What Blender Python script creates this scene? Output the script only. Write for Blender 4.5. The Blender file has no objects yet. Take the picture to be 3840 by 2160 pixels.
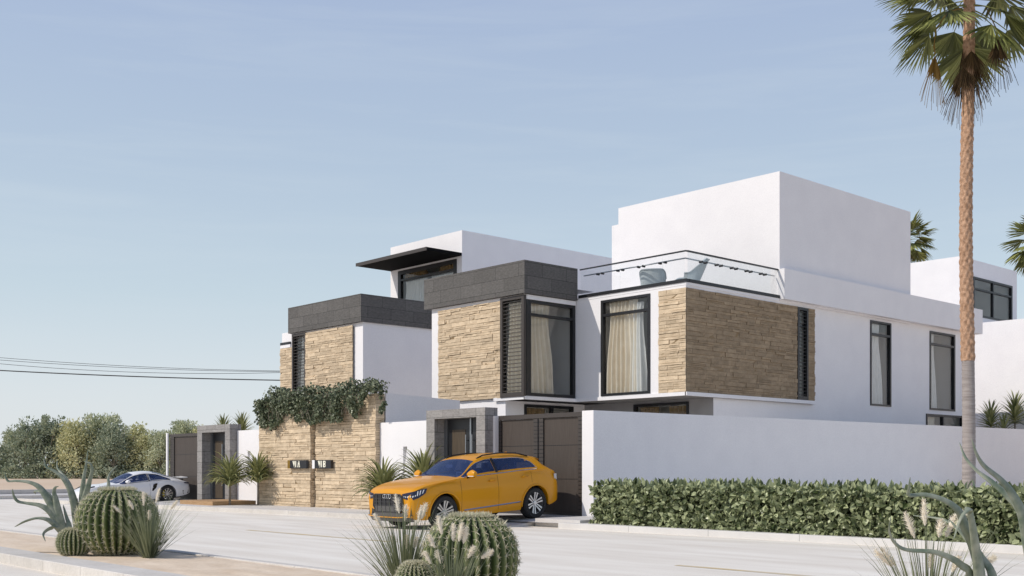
import bpy, math, random
from mathutils import Vector, Matrix, noise as mnoise
random.seed(7)
R = random.Random
scene = bpy.context.scene
COL = scene.collection
PI = math.pi

# ------------------------------------------------------------------ camera
cam_d = bpy.data.cameras.new('camera')
cam = bpy.data.objects.new('camera', cam_d)
COL.objects.link(cam)
scene.camera = cam
cam.location = (0, 0, 1.45)
cam.rotation_euler = (PI / 2, 0, math.radians(47.58))
cam_d.sensor_width = 36
cam_d.lens = 39.19
cam_d.shift_y = 0.1758
cam_d.clip_end = 3000

# ------------------------------------------------------------------ helpers
KS = 1.4 / 1.3
def U(p):
    """villa plan units -> metres in the world"""
    return (p[0] * KS, p[1] * KS, 1.45 + (p[2] - 1.45) * KS)

class M:
    def __init__(s, xf=None):
        s.v = []; s.f = []; s.c = []; s.mi = []; s.xf = xf
    def add(s, vs, fs, mi=0):
        b = len(s.v)
        s.v.extend(tuple(p) for p in vs)
        for f in fs:
            s.f.append(tuple(b + i for i in f)); s.mi.append(mi)
        return b
    def quad(s, *p, mi=0):
        s.add(p, [tuple(range(len(p)))], mi)
    def box(s, x0, x1, y0, y1, z0, z1, mi=0, skip=''):
        v = [(x, y, z) for z in (z0, z1) for y in (y0, y1) for x in (x0, x1)]
        F = {'b': (0, 2, 3, 1), 't': (4, 5, 7, 6), 'f': (0, 1, 5, 4), 'k': (2, 6, 7, 3), 'l': (0, 4, 6, 2), 'r': (1, 3, 7, 5)}
        s.add(v, [f for k, f in F.items() if k not in skip], mi)
    def obox(s, c, ax, ay, az, mi=0):
        c, ax, ay, az = map(Vector, (c, ax, ay, az))
        v = [c + ax * i + ay * j + az * k for k in (-1, 1) for j in (-1, 1) for i in (-1, 1)]
        s.add(v, [(0, 2, 3, 1), (4, 5, 7, 6), (0, 1, 5, 4), (2, 6, 7, 3), (0, 4, 6, 2), (1, 3, 7, 5)], mi)
    def tube(s, pts, r, n=6, mi=0, cap=True):
        pts = [Vector(p) for p in pts]
        rr = r if isinstance(r, (list, tuple)) else [r] * len(pts)
        base = len(s.v); up = None
        for i, p in enumerate(pts):
            t = (pts[min(i + 1, len(pts) - 1)] - pts[max(i - 1, 0)])
            if t.length < 1e-9: t = Vector((0, 0, 1))
            t.normalize()
            if up is None:
                a = Vector((0, 0, 1)) if abs(t.z) < .9 else Vector((1, 0, 0))
                u = t.cross(a).normalized()
            else:
                u = (up - t * up.dot(t))
                u = u.normalized() if u.length > 1e-6 else t.orthogonal().normalized()
            up = u
            w = t.cross(u)
            for k in range(n):
                a = 2 * PI * k / n
                s.v.append(tuple(p + (u * math.cos(a) + w * math.sin(a)) * rr[i]))
        for i in range(len(pts) - 1):
            for k in range(n):
                a = base + i * n + k; b = base + i * n + (k + 1) % n
                s.f.append((a, b, b + n, a + n)); s.mi.append(mi)
        if cap:
            s.f.append(tuple(base + k for k in range(n))[::-1]); s.mi.append(mi)
            e = base + (len(pts) - 1) * n
            s.f.append(tuple(e + k for k in range(n))); s.mi.append(mi)
    def lathe(s, prof, c, axis='z', n=24, mi=0):
        """prof: list of (r, h)"""
        base = len(s.v); c = Vector(c)
        for r, h in prof:
            for k in range(n):
                a = 2 * PI * k / n
                x, y = r * math.cos(a), r * math.sin(a)
                p = (x, y, h) if axis == 'z' else ((x, h, y) if axis == 'y' else (h, x, y))
                s.v.append(tuple(c + Vector(p)))
        for i in range(len(prof) - 1):
            for k in range(n):
                a = base + i * n + k; b = base + i * n + (k + 1) % n
                s.f.append((a, b, b + n, a + n)); s.mi.append(mi)
    def grid(s, rows, mi=0, close=False):
        base = len(s.v); n = len(rows[0])
        for r in rows: s.v.extend(tuple(p) for p in r)
        for i in range(len(rows) - 1):
            for k in range(n if close else n - 1):
                k2 = (k + 1) % n
                s.f.append((base + i * n + k, base + i * n + k2, base + (i + 1) * n + k2, base + (i + 1) * n + k)); s.mi.append(mi)
    def build(s, name, mats, parent=None, smooth=False, sharp=None, origin=None):
        vs = [s.xf(p) for p in s.v] if s.xf else s.v
        o = origin
        if o is None and parent is not None: o = parent_origin(parent)
        if o is None and parent is None: o = (0, 0, 0)
        if o and tuple(o) != (0, 0, 0):
            vs = [(p[0] - o[0], p[1] - o[1], p[2] - o[2]) for p in vs]
        me = bpy.data.meshes.new(name)
        me.from_pydata(vs, [], s.f)
        if not isinstance(mats, (list, tuple)): mats = [mats]
        for m in mats: me.materials.append(m)
        if len(mats) > 1: me.polygons.foreach_set('material_index', s.mi)
        if smooth:
            me.polygons.foreach_set('use_smooth', [True] * len(me.polygons))
            if sharp: me.set_sharp_from_angle(angle=math.radians(sharp))
        if s.c:
            at = me.attributes.new('tone', 'FLOAT', 'POINT')
            at.data.foreach_set('value', s.c + [0.0] * (len(vs) - len(s.c)))
        me.update()
        ob = bpy.data.objects.new(name, me)
        COL.objects.link(ob)
        if parent is not None: ob.parent = parent
        elif origin: ob.location = origin
        return ob

ORG = {}
def parent_origin(p):
    while p is not None:
        if p.name in ORG: return ORG[p.name]
        p = p.parent
    return None

def tag(o, label=None, cat=None, group=None, kind=None):
    if label: o['label'] = label
    if cat: o['category'] = cat
    if group: o['group'] = group
    if kind: o['kind'] = kind
    return o

def thing(name, label, cat, loc=(0, 0, 0), group=None, local=False, rot=(0, 0, 0)):
    """an Empty at the thing's base; parts are given in world coordinates unless local"""
    o = bpy.data.objects.new(name, None)
    o.empty_display_size = .2
    COL.objects.link(o)
    o.location = loc; o.rotation_euler = rot
    tag(o, label, cat, group)
    ORG[o.name] = (0, 0, 0) if local else tuple(loc)
    return o

def struct(m, name, mats, **k):
    o = m.build(name, mats, **k); o['kind'] = 'structure'; return o

def copy_thing(root, loc, rz=0, label=None, scale=None):
    c = root.copy(); COL.objects.link(c)
    c.location = loc; c.rotation_euler = (0, 0, rz)
    if scale: c.scale = (scale[0], scale[1], scale[2]) if isinstance(scale, tuple) else (scale,) * 3
    if label: c['label'] = label
    for ch in list(root.children):
        d = ch.copy(); COL.objects.link(d); d.parent = c
        for g in list(ch.children):
            e = g.copy(); COL.objects.link(e); e.parent = d
    return c

# ------------------------------------------------------------------ materials
def mat(name, col=(.5, .5, .5), rough=.6, metal=0., spec=.5):
    m = bpy.data.materials.new(name); m.use_nodes = True
    b = m.node_tree.nodes['Principled BSDF']
    b.inputs['Base Color'].default_value = (*col, 1)
    b.inputs['Roughness'].default_value = rough
    b.inputs['Metallic'].default_value = metal
    b.inputs['Specular IOR Level'].default_value = spec
    return m
def nodes(m):
    nt = m.node_tree
    return nt, nt.nodes['Principled BSDF'], (lambda t, **k: _new(nt, t, k))
def _new(nt, t, k):
    n = nt.nodes.new(t)
    for a, v in k.items(): setattr(n, a, v)
    return n
def ramp(nt, stops):
    r = nt.nodes.new('ShaderNodeValToRGB')
    e = r.color_ramp.elements
    while len(e) < len(stops): e.new(.5)
    for i, (p, c) in enumerate(stops):
        e[i].position = p; e[i].color = (*c, 1)
    return r
def noisy(name, c0, c1, scale=3., rough=.8, bump=0., bscale=40., stretch=(1, 1, 1), detail=6, spec=.3, island=0., lo=.3, hi=.7):
    m = mat(name, c0, rough, spec=spec)
    nt, b, N = nodes(m); L = nt.links.new
    tc = N('ShaderNodeTexCoord'); mp = N('ShaderNodeMapping')
    mp.inputs['Scale'].default_value = stretch
    L(tc.outputs['Object'], mp.inputs['Vector'])
    nz = N('ShaderNodeTexNoise'); nz.inputs['Scale'].default_value = scale; nz.inputs['Detail'].default_value = detail
    L(mp.outputs[0], nz.inputs['Vector'])
    rp = ramp(nt, [(lo, c0), (hi, c1)])
    L(nz.outputs['Fac'], rp.inputs['Fac'])
    out = rp.outputs['Color']
    if island:
        g = N('ShaderNodeNewGeometry')
        hsv = N('ShaderNodeHueSaturation')
        mr = N('ShaderNodeMapRange'); mr.inputs['To Min'].default_value = 1 - island; mr.inputs['To Max'].default_value = 1 + island
        L(g.outputs['Random Per Island'], mr.inputs['Value']); L(mr.outputs[0], hsv.inputs['Value'])
        L(out, hsv.inputs['Color']); out = hsv.outputs['Color']
    if bump:
        n2 = N('ShaderNodeTexNoise'); n2.inputs['Scale'].default_value = bscale; n2.inputs['Detail'].default_value = 5
        L(tc.outputs['Object'], n2.inputs['Vector'])
        m2 = N('ShaderNodeMapRange'); m2.inputs['From Min'].default_value = .3; m2.inputs['From Max'].default_value = .7
        m2.inputs['To Min'].default_value = .93; m2.inputs['To Max'].default_value = 1.07
        h2 = N('ShaderNodeHueSaturation'); L(n2.outputs['Fac'], m2.inputs['Value']); L(m2.outputs[0], h2.inputs['Value'])
        L(out, h2.inputs['Color']); out = h2.outputs['Color']
    L(out, b.inputs['Base Color'])
    if bump:
        bp = N('ShaderNodeBump'); bp.inputs['Strength'].default_value = bump; bp.inputs['Distance'].default_value = .02
        L(n2.outputs['Fac'], bp.inputs['Height']); L(bp.outputs[0], b.inputs['Normal'])
    return m

def leafmat(name, c0, c1, rough=.45, trans=.25, spec=.4, island=.0):
    """leaf colour varies per leaf, with some light coming through"""
    m = mat(name, c0, rough, spec=spec)
    nt, b, N = nodes(m); L = nt.links.new
    g = N('ShaderNodeNewGeometry')
    rp = ramp(nt, [(0, c0), (1, c1)])
    L(g.outputs['Random Per Island'], rp.inputs['Fac'])
    L(rp.outputs['Color'], b.inputs['Base Color'])
    if trans:
        tr = N('ShaderNodeBsdfTranslucent'); mx = N('ShaderNodeMixShader')
        mx.inputs['Fac'].default_value = trans
        L(rp.outputs['Color'], tr.inputs['Color'])
        L(b.outputs[0], mx.inputs[1]); L(tr.outputs[0], mx.inputs[2])
        L(mx.outputs[0], nt.nodes['Material Output'].inputs['Surface'])
    return m

def glassmat(name, tint=(.8, .85, .88), refl=.12, rough=.0, graz=.6):
    m = bpy.data.materials.new(name); m.use_nodes = True
    nt = m.node_tree; nt.nodes.remove(nt.nodes['Principled BSDF'])
    N = lambda t: nt.nodes.new(t); L = nt.links.new
    tr = N('ShaderNodeBsdfTransparent'); tr.inputs['Color'].default_value = (*tint, 1)
    gl = N('ShaderNodeBsdfGlossy'); gl.inputs['Roughness'].default_value = rough
    lw = N('ShaderNodeLayerWeight'); lw.inputs['Blend'].default_value = .25
    mr = N('ShaderNodeMapRange'); mr.inputs['To Min'].default_value = refl; mr.inputs['To Max'].default_value = min(1, refl + graz)
    mx = N('ShaderNodeMixShader')
    L(lw.outputs['Fresnel'], mr.inputs['Value']); L(mr.outputs[0], mx.inputs['Fac'])
    L(tr.outputs[0], mx.inputs[1]); L(gl.outputs[0], mx.inputs[2])
    L(mx.outputs[0], nt.nodes['Material Output'].inputs['Surface'])
    return m

def tilemat(name, c0, c1, mortar, bw=.9, bh=.42, seed=0., rough=.75):
    m = mat(name, c0, rough, spec=.3)
    nt, b, N = nodes(m); L = nt.links.new
    tc = N('ShaderNodeTexCoord'); sx = N('ShaderNodeSeparateXYZ'); L(tc.outputs['Object'], sx.inputs[0])
    ad = N('ShaderNodeMath', operation='ADD'); L(sx.outputs[0], ad.inputs[0]); L(sx.outputs[1], ad.inputs[1])
    cb = N('ShaderNodeCombineXYZ'); L(ad.outputs[0], cb.inputs[0]); L(sx.outputs[2], cb.inputs[1])
    br = N('ShaderNodeTexBrick'); br.offset = .37; br.offset_frequency = 2
    br.inputs['Scale'].default_value = 1; br.inputs['Brick Width'].default_value = bw; br.inputs['Row Height'].default_value = bh
    br.inputs['Mortar Size'].default_value = .008; br.inputs['Color1'].default_value = (*c0, 1); br.inputs['Color2'].default_value = (*c1, 1)
    br.inputs['Mortar'].default_value = (*mortar, 1); br.inputs['Bias'].default_value = 0
    L(cb.outputs[0], br.inputs['Vector'])
    nz = N('ShaderNodeTexNoise'); nz.inputs['Scale'].default_value = 9; nz.inputs['Detail'].default_value = 8
    mp = N('ShaderNodeMapping'); mp.inputs['Scale'].default_value = (1, 1, 2.5)
    L(tc.outputs['Object'], mp.inputs[0]); L(mp.outputs[0], nz.inputs['Vector'])
    mr = N('ShaderNodeMapRange'); mr.inputs['From Min'].default_value = .25; mr.inputs['From Max'].default_value = .75
    mr.inputs['To Min'].default_value = .76; mr.inputs['To Max'].default_value = 1.24
    L(nz.outputs['Fac'], mr.inputs['Value'])
    hs = N('ShaderNodeHueSaturation'); L(br.outputs['Color'], hs.inputs['Color']); L(mr.outputs[0], hs.inputs['Value'])
    L(hs.outputs[0], b.inputs['Base Color'])
    bp = N('ShaderNodeBump'); bp.inputs['Strength'].default_value = .5; bp.inputs['Distance'].default_value = .02
    n2 = N('ShaderNodeTexNoise'); n2.inputs['Scale'].default_value = 30; L(tc.outputs['Object'], n2.inputs['Vector'])
    L(n2.outputs['Fac'], bp.inputs['Height']); L(bp.outputs[0], b.inputs['Normal'])
    return m

MT = {}
MT['stucco'] = noisy('white stucco', (.82, .805, .82), (.86, .845, .855), 1.2, .9, .08, 60, spec=.15)
MT['stucco_in'] = noisy('room plaster', (.66, .64, .61), (.72, .70, .67), 1., .9)
MT['ceil'] = mat('shade-darkened soffit', (.20, .20, .205), .9)  # white soffit; the grey paints in the shade underneath
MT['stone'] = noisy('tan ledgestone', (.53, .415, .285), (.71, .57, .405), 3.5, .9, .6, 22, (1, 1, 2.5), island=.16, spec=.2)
MT['stone_shaded'] = noisy('shade-darkened ledgestone', (.27, .205, .135), (.38, .29, .195), 3.5, .9, .6, 22, (1, 1, 2.5), island=.14, spec=.2)  # same tan stone, darkened in colour to stand in for shade on side panels
MT['porch'] = noisy('shade-darkened porch plaster', (.30, .295, .30), (.36, .355, .36), 2, .9)  # white wall greyed in colour for the shade under the terrace
MT['stone_gap'] = mat('ledgestone joints', (.26, .185, .105), .95)
MT['tile'] = tilemat('charcoal stone tile', (.105, .10, .095), (.135, .128, .122), (.05, .048, .046), 1.15, .44)
MT['tile2'] = tilemat('grey stone tile', (.27, .255, .245), (.33, .315, .30), (.13, .125, .12), .75, .42)
MT['black'] = mat('black aluminium', (.012, .013, .016), .4)
MT['wheelblack'] = mat('matt black canopy', (.006, .006, .007), .9, spec=.1)
MT['bronze'] = mat('dark bronze metal', (.055, .045, .04), .45)
MT['bronze2'] = noisy('brown gate board', (.062, .05, .043), (.085, .07, .06), 2, .55, .25, 90, (30, 30, 1))
MT['glass'] = glassmat('window glass', (.93, .95, .95), .06)
MT['glass_clear'] = glassmat('balustrade glass', (.985, .992, .995), .01, 0., .22)
MT['curtain'] = noisy('cream curtain', (.80, .71, .58), (.88, .80, .68), 4, .9)
MT['curtain2'] = noisy('amber curtain', (.33, .22, .11), (.42, .29, .15), 4, .9)
MT['sheer'] = noisy('pale sheer curtain', (.86, .85, .82), (.92, .91, .89), 4, .9)
MT['steel'] = mat('brushed steel', (.35, .37, .39), .35, .9)
MT['chrome'] = mat('chrome', (.75, .75, .75), .12, 1)
MT['cream_paint'] = mat('cream letters', (.85, .82, .68), .5)
MT['brass'] = mat('brass strip', (.42, .25, .05), .35, .8)
MT['navy'] = mat('dark sign plate', (.012, .013, .018), .3)
MT['road'] = noisy('pale concrete road', (.74, .68, .60), (.88, .835, .76), .8, .9, .1, 50, (.35, 2.2, 1), detail=8)
MT['pave'] = noisy('pale pavement', (.58, .55, .53), (.65, .63, .61), 2, .9, .1, 40)
MT['kerb'] = noisy('kerb concrete', (.58, .545, .50), (.66, .625, .585), 2.5, .9, .1, 30, island=.06)
MT['sand'] = noisy('sandy soil', (.68, .54, .40), (.80, .665, .52), 1.6, .95, .22, 14, (1, 2.2, 1), detail=9)
MT['sandfar'] = noisy('far sand', (.66, .50, .36), (.72, .565, .42), .05, .95)
MT['yellow'] = noisy('worn yellow paint', (.66, .50, .25), (.68, .58, .42), 1.2, .8, lo=.35, hi=.6)
MT['wood'] = noisy('wood step', (.36, .22, .11), (.48, .31, .17), 3, .7, .1, 30, (1, 1, 8))
# ------------------------------------------------------------------ light and sky
SUN = Vector((-.44, -1.0, 1)).normalized()
elev = math.asin(SUN.z); rot = math.atan2(SUN.x, SUN.y)
w = bpy.data.worlds.new('World'); scene.world = w; w.use_nodes = True
nt = w.node_tree
bg = nt.nodes['Background']; bg.inputs['Strength'].default_value = SKY_STRENGTH if 'SKY_STRENGTH' in globals() else .12
sky = nt.nodes.new('ShaderNodeTexSky'); sky.sky_type = 'NISHITA'; sky.sun_disc = False
sky.sun_elevation = elev; sky.sun_rotation = rot
sky.air_density = 1.0; sky.dust_density = 1.5; sky.ozone_density = 1.5
# pale summer haze laid over the physical sky: whitish at the horizon, clear blue higher up, zenith darkened above the view to lower fill light
tc = nt.nodes.new('ShaderNodeTexCoord'); sx = nt.nodes.new('ShaderNodeSeparateXYZ'); nt.links.new(tc.outputs['Generated'], sx.inputs[0])
hz = ramp(nt, [(0, (.82, .855, .885)), (.06, (.765, .82, .865)), (.15, (.615, .725, .80)), (.27, (.505, .615, .755)), (.40, (.435, .535, .735)), (.55, (.2, .29, .50)), (1, (.07, .12, .28))])
nt.links.new(sx.outputs[2], hz.inputs['Fac'])
vm = nt.nodes.new('ShaderNodeVectorMath'); vm.operation = 'SCALE'; vm.inputs['Scale'].default_value = 1 / .12
# faint streaky veil of high cloud
mp = nt.nodes.new('ShaderNodeMapping'); mp.inputs['Scale'].default_value = (2.2, 2.2, 26); mp.inputs['Rotation'].default_value = (.05, .03, 0)
nt.links.new(tc.outputs['Generated'], mp.inputs[0])
nz = nt.nodes.new('ShaderNodeTexNoise'); nz.inputs['Scale'].default_value = 1.6; nz.inputs['Detail'].default_value = 7; nz.inputs['Roughness'].default_value = .6; nz.inputs['Distortion'].default_value = .4
nt.links.new(mp.outputs[0], nz.inputs['Vector'])
mr = nt.nodes.new('ShaderNodeMapRange'); mr.inputs['From Min'].default_value = .46; mr.inputs['From Max'].default_value = .78; mr.inputs['To Max'].default_value = .24
nt.links.new(nz.outputs['Fac'], mr.inputs['Value'])
cv = nt.nodes.new('ShaderNodeMix'); cv.data_type = 'RGBA'; cv.inputs['B'].default_value = (.72, .80, .85, 1)
nt.links.new(mr.outputs[0], cv.inputs['Factor']); nt.links.new(hz.outputs[0], cv.inputs['A'])
nt.links.new(cv.outputs['Result'], vm.inputs[0])
mx = nt.nodes.new('ShaderNodeMix'); mx.data_type = 'RGBA'; mx.inputs['Factor'].default_value = .82
nt.links.new(sky.outputs[0], mx.inputs['A']); nt.links.new(vm.outputs[0], mx.inputs['B'])
nt.links.new(mx.outputs['Result'], bg.inputs['Color'])
sd = bpy.data.lights.new('sun', 'SUN'); sd.energy = 3.05; sd.angle = math.radians(.5); sd.color = (1, .93, .83)
so = bpy.data.objects.new('sun', sd); COL.objects.link(so)
so.rotation_euler = (-SUN).to_track_quat('-Z', 'Y').to_euler(); so.location = (-20, -30, 40)
scene.view_settings.view_transform = 'Standard'; scene.view_settings.look = 'None'
scene.view_settings.exposure = 0; scene.view_settings.gamma = 1
scene.render.film_transparent = False
scene.cycles.max_bounces = 10; scene.cycles.transparent_max_bounces = 24
scene.cycles.use_denoising = True

# ------------------------------------------------------------------ ground, roads, kerbs
m = M(); m.quad((-1500, -1500, -.02), (1500, -1500, -.02), (1500, 1500, -.02), (-1500, 1500, -.02))
struct(m, 'ground', MT['sandfar'])

# kerb line of the far pavement (outer edge), bending slightly
KL = [(-50, 16.7), (-45, 17.0), (-38, 17.5), (-32, 17.95), (-26, 18.35), (-22, 18.65), (-18.6, 18.9), (-8, 19.1), (40, 19.4)]
def kerb_y(x):
    for (a, b), (c, d) in zip(KL, KL[1:]):
        if a <= x <= c: return b + (d - b) * (x - a) / (c - a)
    return KL[0][1] if x < KL[0][0] else KL[-1][1]
m = M()
xs = [-54.2] + [x for x, _ in KL]
m.quad((-54.2, -20, 0), (60, -20, 0), (60, 5.75, 0), (-54.2, 5.75, 0))
m.quad((-54.2, 5.75, 0), (60, 5.75, 0), (60, 40, 0), (-54.2, 40, 0))
m.quad((-54.2, 40, 0), (-46, 40, 0), (-46, 160, 0), (-54.2, 160, 0))
struct(m, 'road', MT['road'])
# road markings
m = M()
for x0, x1 in ((-49.5, -43.5), (-36.5, -30.8), (-23.4, -17.8), (-10.6, -4.6), (2, 8)):
    m.quad((x0, 12.94, .004), (x1, 12.94, .004), (x1, 13.08, .004), (x0, 13.08, .004))
struct(m, 'road_marking', MT['yellow'])

def kerb_run(m, pts, wdt, h, seg=1.05, inward=1):
    """kerb stones along a polyline, each a bevelled block; inward = side the kerb's width goes to"""
    d = 0
    for (ax, ay), (bx, by) in zip(pts, pts[1:]):
        L = math.hypot(bx - ax, by - ay); n = max(1, round(L / seg))
        tx, ty = (bx - ax) / L, (by - ay) / L; nx, ny = -ty * inward, tx * inward
        for i in range(n):
            s0 = L * i / n + .004; s1 = L * (i + 1) / n - .004
            bev = .012
            prof = [(0, -.05), (0, h - bev), (bev, h), (wdt - bev, h), (wdt, h - bev), (wdt, -.05)]
            rows = []
            for s in (s0, s1):
                rows.append([(ax + tx * s + nx * q, ay + ty * s + ny * q, z) for q, z in prof])
            b = len(m.v); m.grid(rows)
            k = len(prof)
            m.f.append(tuple(range(b, b + k))); m.mi.append(0)
            m.f.append(tuple(range(b + k, b + 2 * k))[::-1]); m.mi.append(0)
# median: kerbs and sand bed
m = M(); kerb_run(m, [(-54, 5.72), (30, 5.72)], .5, .15, 1.35, 1); kerb_run(m, [(-54, 8.0), (30, 8.0)], .16, .15, 1.7, -1)
struct(m, 'median_kerb', MT['kerb'])
m = M(); rr = R(3)
nx_, ny_ = 420, 12
rows = []
for j in range(ny_ + 1):
    y = 6.2 + (7.86 - 6.2) * j / ny_
    rows.append([(-54 + 84 * i / nx_, y, .125 + .018 * mnoise.noise((i * .35, j * .6, 1)) + .012 * mnoise.noise((i * .9, j * 1.4, 5)) + (.012 if 0 < j < ny_ else 0)) for i in range(nx_ + 1)])
m.grid(rows)
struct(m, 'median_sand_bed', MT['sand'], smooth=True)
m = M(); m.box(-54, 30, 5.8, 7.95, -.03, .11)
struct(m, 'median_base', MT['sand'])

# far pavement
m = M(); rows = [[], []]
for x, y in KL:
    rows[0].append((x, y + .14, .116)); rows[1].append((x, 24, .116))
m.grid(rows)
struct(m, 'pavement', MT['pave'])
m = M(); kerb_run(m, [p for p in KL if p[0] <= -21.9], .15, .14, 1.9, 1)
struct(m, 'pavement_kerb', MT['kerb'])
m = M(); kerb_run(m, [(-19.0, 18.86), (-8, 19.1), (40, 19.4)], .5, .135, 2.4, 1)
struct(m, 'planting_strip_kerb', noisy('white kerb', (.62, .6, .58), (.68, .66, .64), 2, .9))
# driveway ramps up to the two gates
def ramp_mesh(x0, x1, ytop, ztop, yend):
    m = M(); yk0, yk1 = kerb_y(x0) - .3, kerb_y(x1) - .3
    n = 12
    for i in range(n):
        a, b = i / n, (i + 1) / n
        ya, yb = yk0 + (ytop - yk0) * a, yk0 + (ytop - yk0) * b
        za, zb = .008 + ztop * a, .008 + ztop * b
        g = .03
        m.quad((x0, ya + g, za), (x1, ya + g, za), (x1, yb, zb), (x0, yb, zb))
        m.quad((x0, ya, za - .03), (x1, ya, za - .03), (x1, ya + g, za - .03), (x0, ya + g, za - .03))
        m.quad((x0, ya + g, za - .03), (x1, ya + g, za - .03), (x1, ya + g, za), (x0, ya + g, za))
    m.quad((x0, ytop, .008 + ztop), (x1, ytop, .008 + ztop), (x1, yend, .008 + ztop), (x0, yend, .008 + ztop))
    for x in (x0, x1):
        m.quad((x, yk0, -.03), (x, ytop, -.03), (x, ytop, .008 + ztop), (x, yk0, .008))
        m.quad((x, ytop, -.03), (x, yend, -.03), (x, yend, .008 + ztop), (x, ytop, .008 + ztop))
    return m
struct(ramp_mesh(-23.7, -20.16, 19.75, .165, 22.2), 'driveway_ramp', MT['pave'])
o = struct(ramp_mesh(-44.9, -41.0, 19.9, .15, 22.2), 'driveway_ramp', MT['pave'])
# cross street kerbs and verge on the left
m = M()
kerb_run(m, [(-54.2, -20), (-54.2, 160)], .25, .16, 3.5, 1)
struct(m, 'street_kerb', MT['kerb'])
m = M(); m.box(-59.2, -54.46, -20, 160, -.03, .12); struct(m, 'footpath', MT['pave'])
m = M(); kerb_run(m, [(-59.3, -20), (-59.3, 160)], .25, .34, 4, 1); struct(m, 'verge_kerb', MT['kerb'])
m = M(); m.quad((-59.5, -40, .3), (-59.5, 200, .3), (-420, 200, .3), (-420, -40, .3)); struct(m, 'sand_field', MT['sandfar'])
# ------------------------------------------------------------------ villas (plan units, scaled by U)
class W:
    """a facade: 'F' faces the street (-Y), 'S' faces the side lane (+X)"""
    def __init__(s, axis, plane): s.ax = axis; s.pl = plane
    def p(s, a, o, z): return (a, s.pl - o, z) if s.ax == 'F' else (s.pl + o, a, z)
    def q(s, m, a0, a1, z0, z1, o=0., mi=0):
        m.quad(s.p(a0, o, z0), s.p(a1, o, z0), s.p(a1, o, z1), s.p(a0, o, z1), mi=mi)
    def box(s, m, a0, a1, o0, o1, z0, z1, mi=0):
        if s.ax == 'F': m.box(a0, a1, s.pl - o1, s.pl - o0, z0, z1, mi)
        else: m.box(s.pl + o0, s.pl + o1, a0, a1, z0, z1, mi)
def wall(m, w, a0, a1, z0, z1, holes=(), rev=.16):
    As = sorted({a0, a1, *[h[0] for h in holes], *[h[1] for h in holes]})
    Zs = sorted({z0, z1, *[h[2] for h in holes], *[h[3] for h in holes]})
    for i in range(len(As) - 1):
        for j in range(len(Zs) - 1):
            ca, cz = (As[i] + As[i + 1]) / 2, (Zs[j] + Zs[j + 1]) / 2
            if any(h[0] < ca < h[1] and h[2] < cz < h[3] for h in holes): continue
            w.q(m, As[i], As[i + 1], Zs[j], Zs[j + 1])
    for a, b, c, d in holes:
        P = w.p
        m.quad(P(a, 0, c), P(b, 0, c), P(b, -rev, c), P(a, -rev, c))
        m.quad(P(a, 0, d), P(b, 0, d), P(b, -rev, d), P(a, -rev, d))
        m.quad(P(a, 0, c), P(a, 0, d), P(a, -rev, d), P(a, -rev, c))
        m.quad(P(b, 0, c), P(b, 0, d), P(b, -rev, d), P(b, -rev, c))

def curtain_mesh(w, a0, a1, z0, z1, o, folds=9, amp=.05, flare=.0, seed=0, top=True):
    rr = R(seed); m = M(U); nz = 9; na = folds * 8
    ph = [rr.uniform(-.5, .5) for _ in range(folds + 2)]
    rows = []
    for j in range(nz + 1):
        t = j / nz; z = z1 + (z0 - z1) * t; row = []
        for i in range(na + 1):
            s = i / na; k = s * folds
            pinch = 1 - .16 * math.exp(-((t - .18) / .3) ** 2) if top else 1
            c = (a0 + a1) / 2 if flare == 0 else a0
            a = a0 + (a1 - a0) * s
            a = c + (a - c) * (pinch + flare * t * t)
            f = math.sin(2 * PI * k + ph[int(k)] * t * 2.5) * amp * (.55 + .7 * t)
            row.append(w.p(a + .02 * math.sin(5 * t + k), o + f, z))
        rows.append(row)
    m.grid(rows)
    return m

def room(w, a0, a1, z0, z1, dep=2.2, d0=.16, margin=.0):
    m = M(U); P = w.p
    a0 -= margin; a1 += margin
    m.quad(P(a0, -dep, z0), P(a1, -dep, z0), P(a1, -dep, z1), P(a0, -dep, z1))
    m.quad(P(a0, -d0, z0), P(a0, -dep, z0), P(a0, -dep, z1), P(a0, -d0, z1))
    m.quad(P(a1, -d0, z0), P(a1, -dep, z0), P(a1, -dep, z1), P(a1, -d0, z1))
    m.quad(P(a0, -d0, z0), P(a1, -d0, z0), P(a1, -dep, z0), P(a0, -dep, z0))
    m.quad(P(a0, -d0, z1), P(a1, -d0, z1), P(a1, -dep, z1), P(a0, -dep, z1))
    return m

def window(b, w, a0, a1, z0, z1, fw=.09, trans=None, mull=(), curtains=(), out=.03, dep=1.3, thick_left=None, do_room=True, glass='glass'):
    """frame with transom and mullions (part) > pane, curtain, room (sub-parts)"""
    m = M(U); i0, o0 = -.1, out
    fl = thick_left or fw
    w.box(m, a0, a0 + fl, i0, o0, z0, z1); w.box(m, a1 - fw, a1, i0, o0, z0, z1)
    w.box(m, a0 + fl, a1 - fw, i0, o0, z0, z0 + fw * .8); w.box(m, a0 + fl, a1 - fw, i0, o0, z1 - fw * .8, z1)
    for t in ([trans] if trans else []):
        w.box(m, a0 + fl, a1 - fw, i0, o0 - .004, t - .04, t + .04)
    for c in mull:
        w.box(m, c - .05, c + .05, i0, o0 - .008, z0 + fw * .8, z1 - fw * .8)
    win = m.build('window', MT['black'], b)
    g = M(U); w.q(g, a0 + fl * .5, a1 - fw * .5, z0 + .03, z1 - .03, -.05); g.build('pane', MT[glass], win)
    if do_room: room(w, a0, a1, z0, z1, dep).build('room', MT['stucco_in'], win)
    for k, (c0, c1, cz0, cz1, cm, fl_) in enumerate(curtains):
        curtain_mesh(w, c0, c1, cz0, cz1, -.17, max(3, round(abs(c1 - c0) / .19)), .095, fl_, k + 3).build('curtain', MT[cm], win, smooth=True)
    return win

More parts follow.
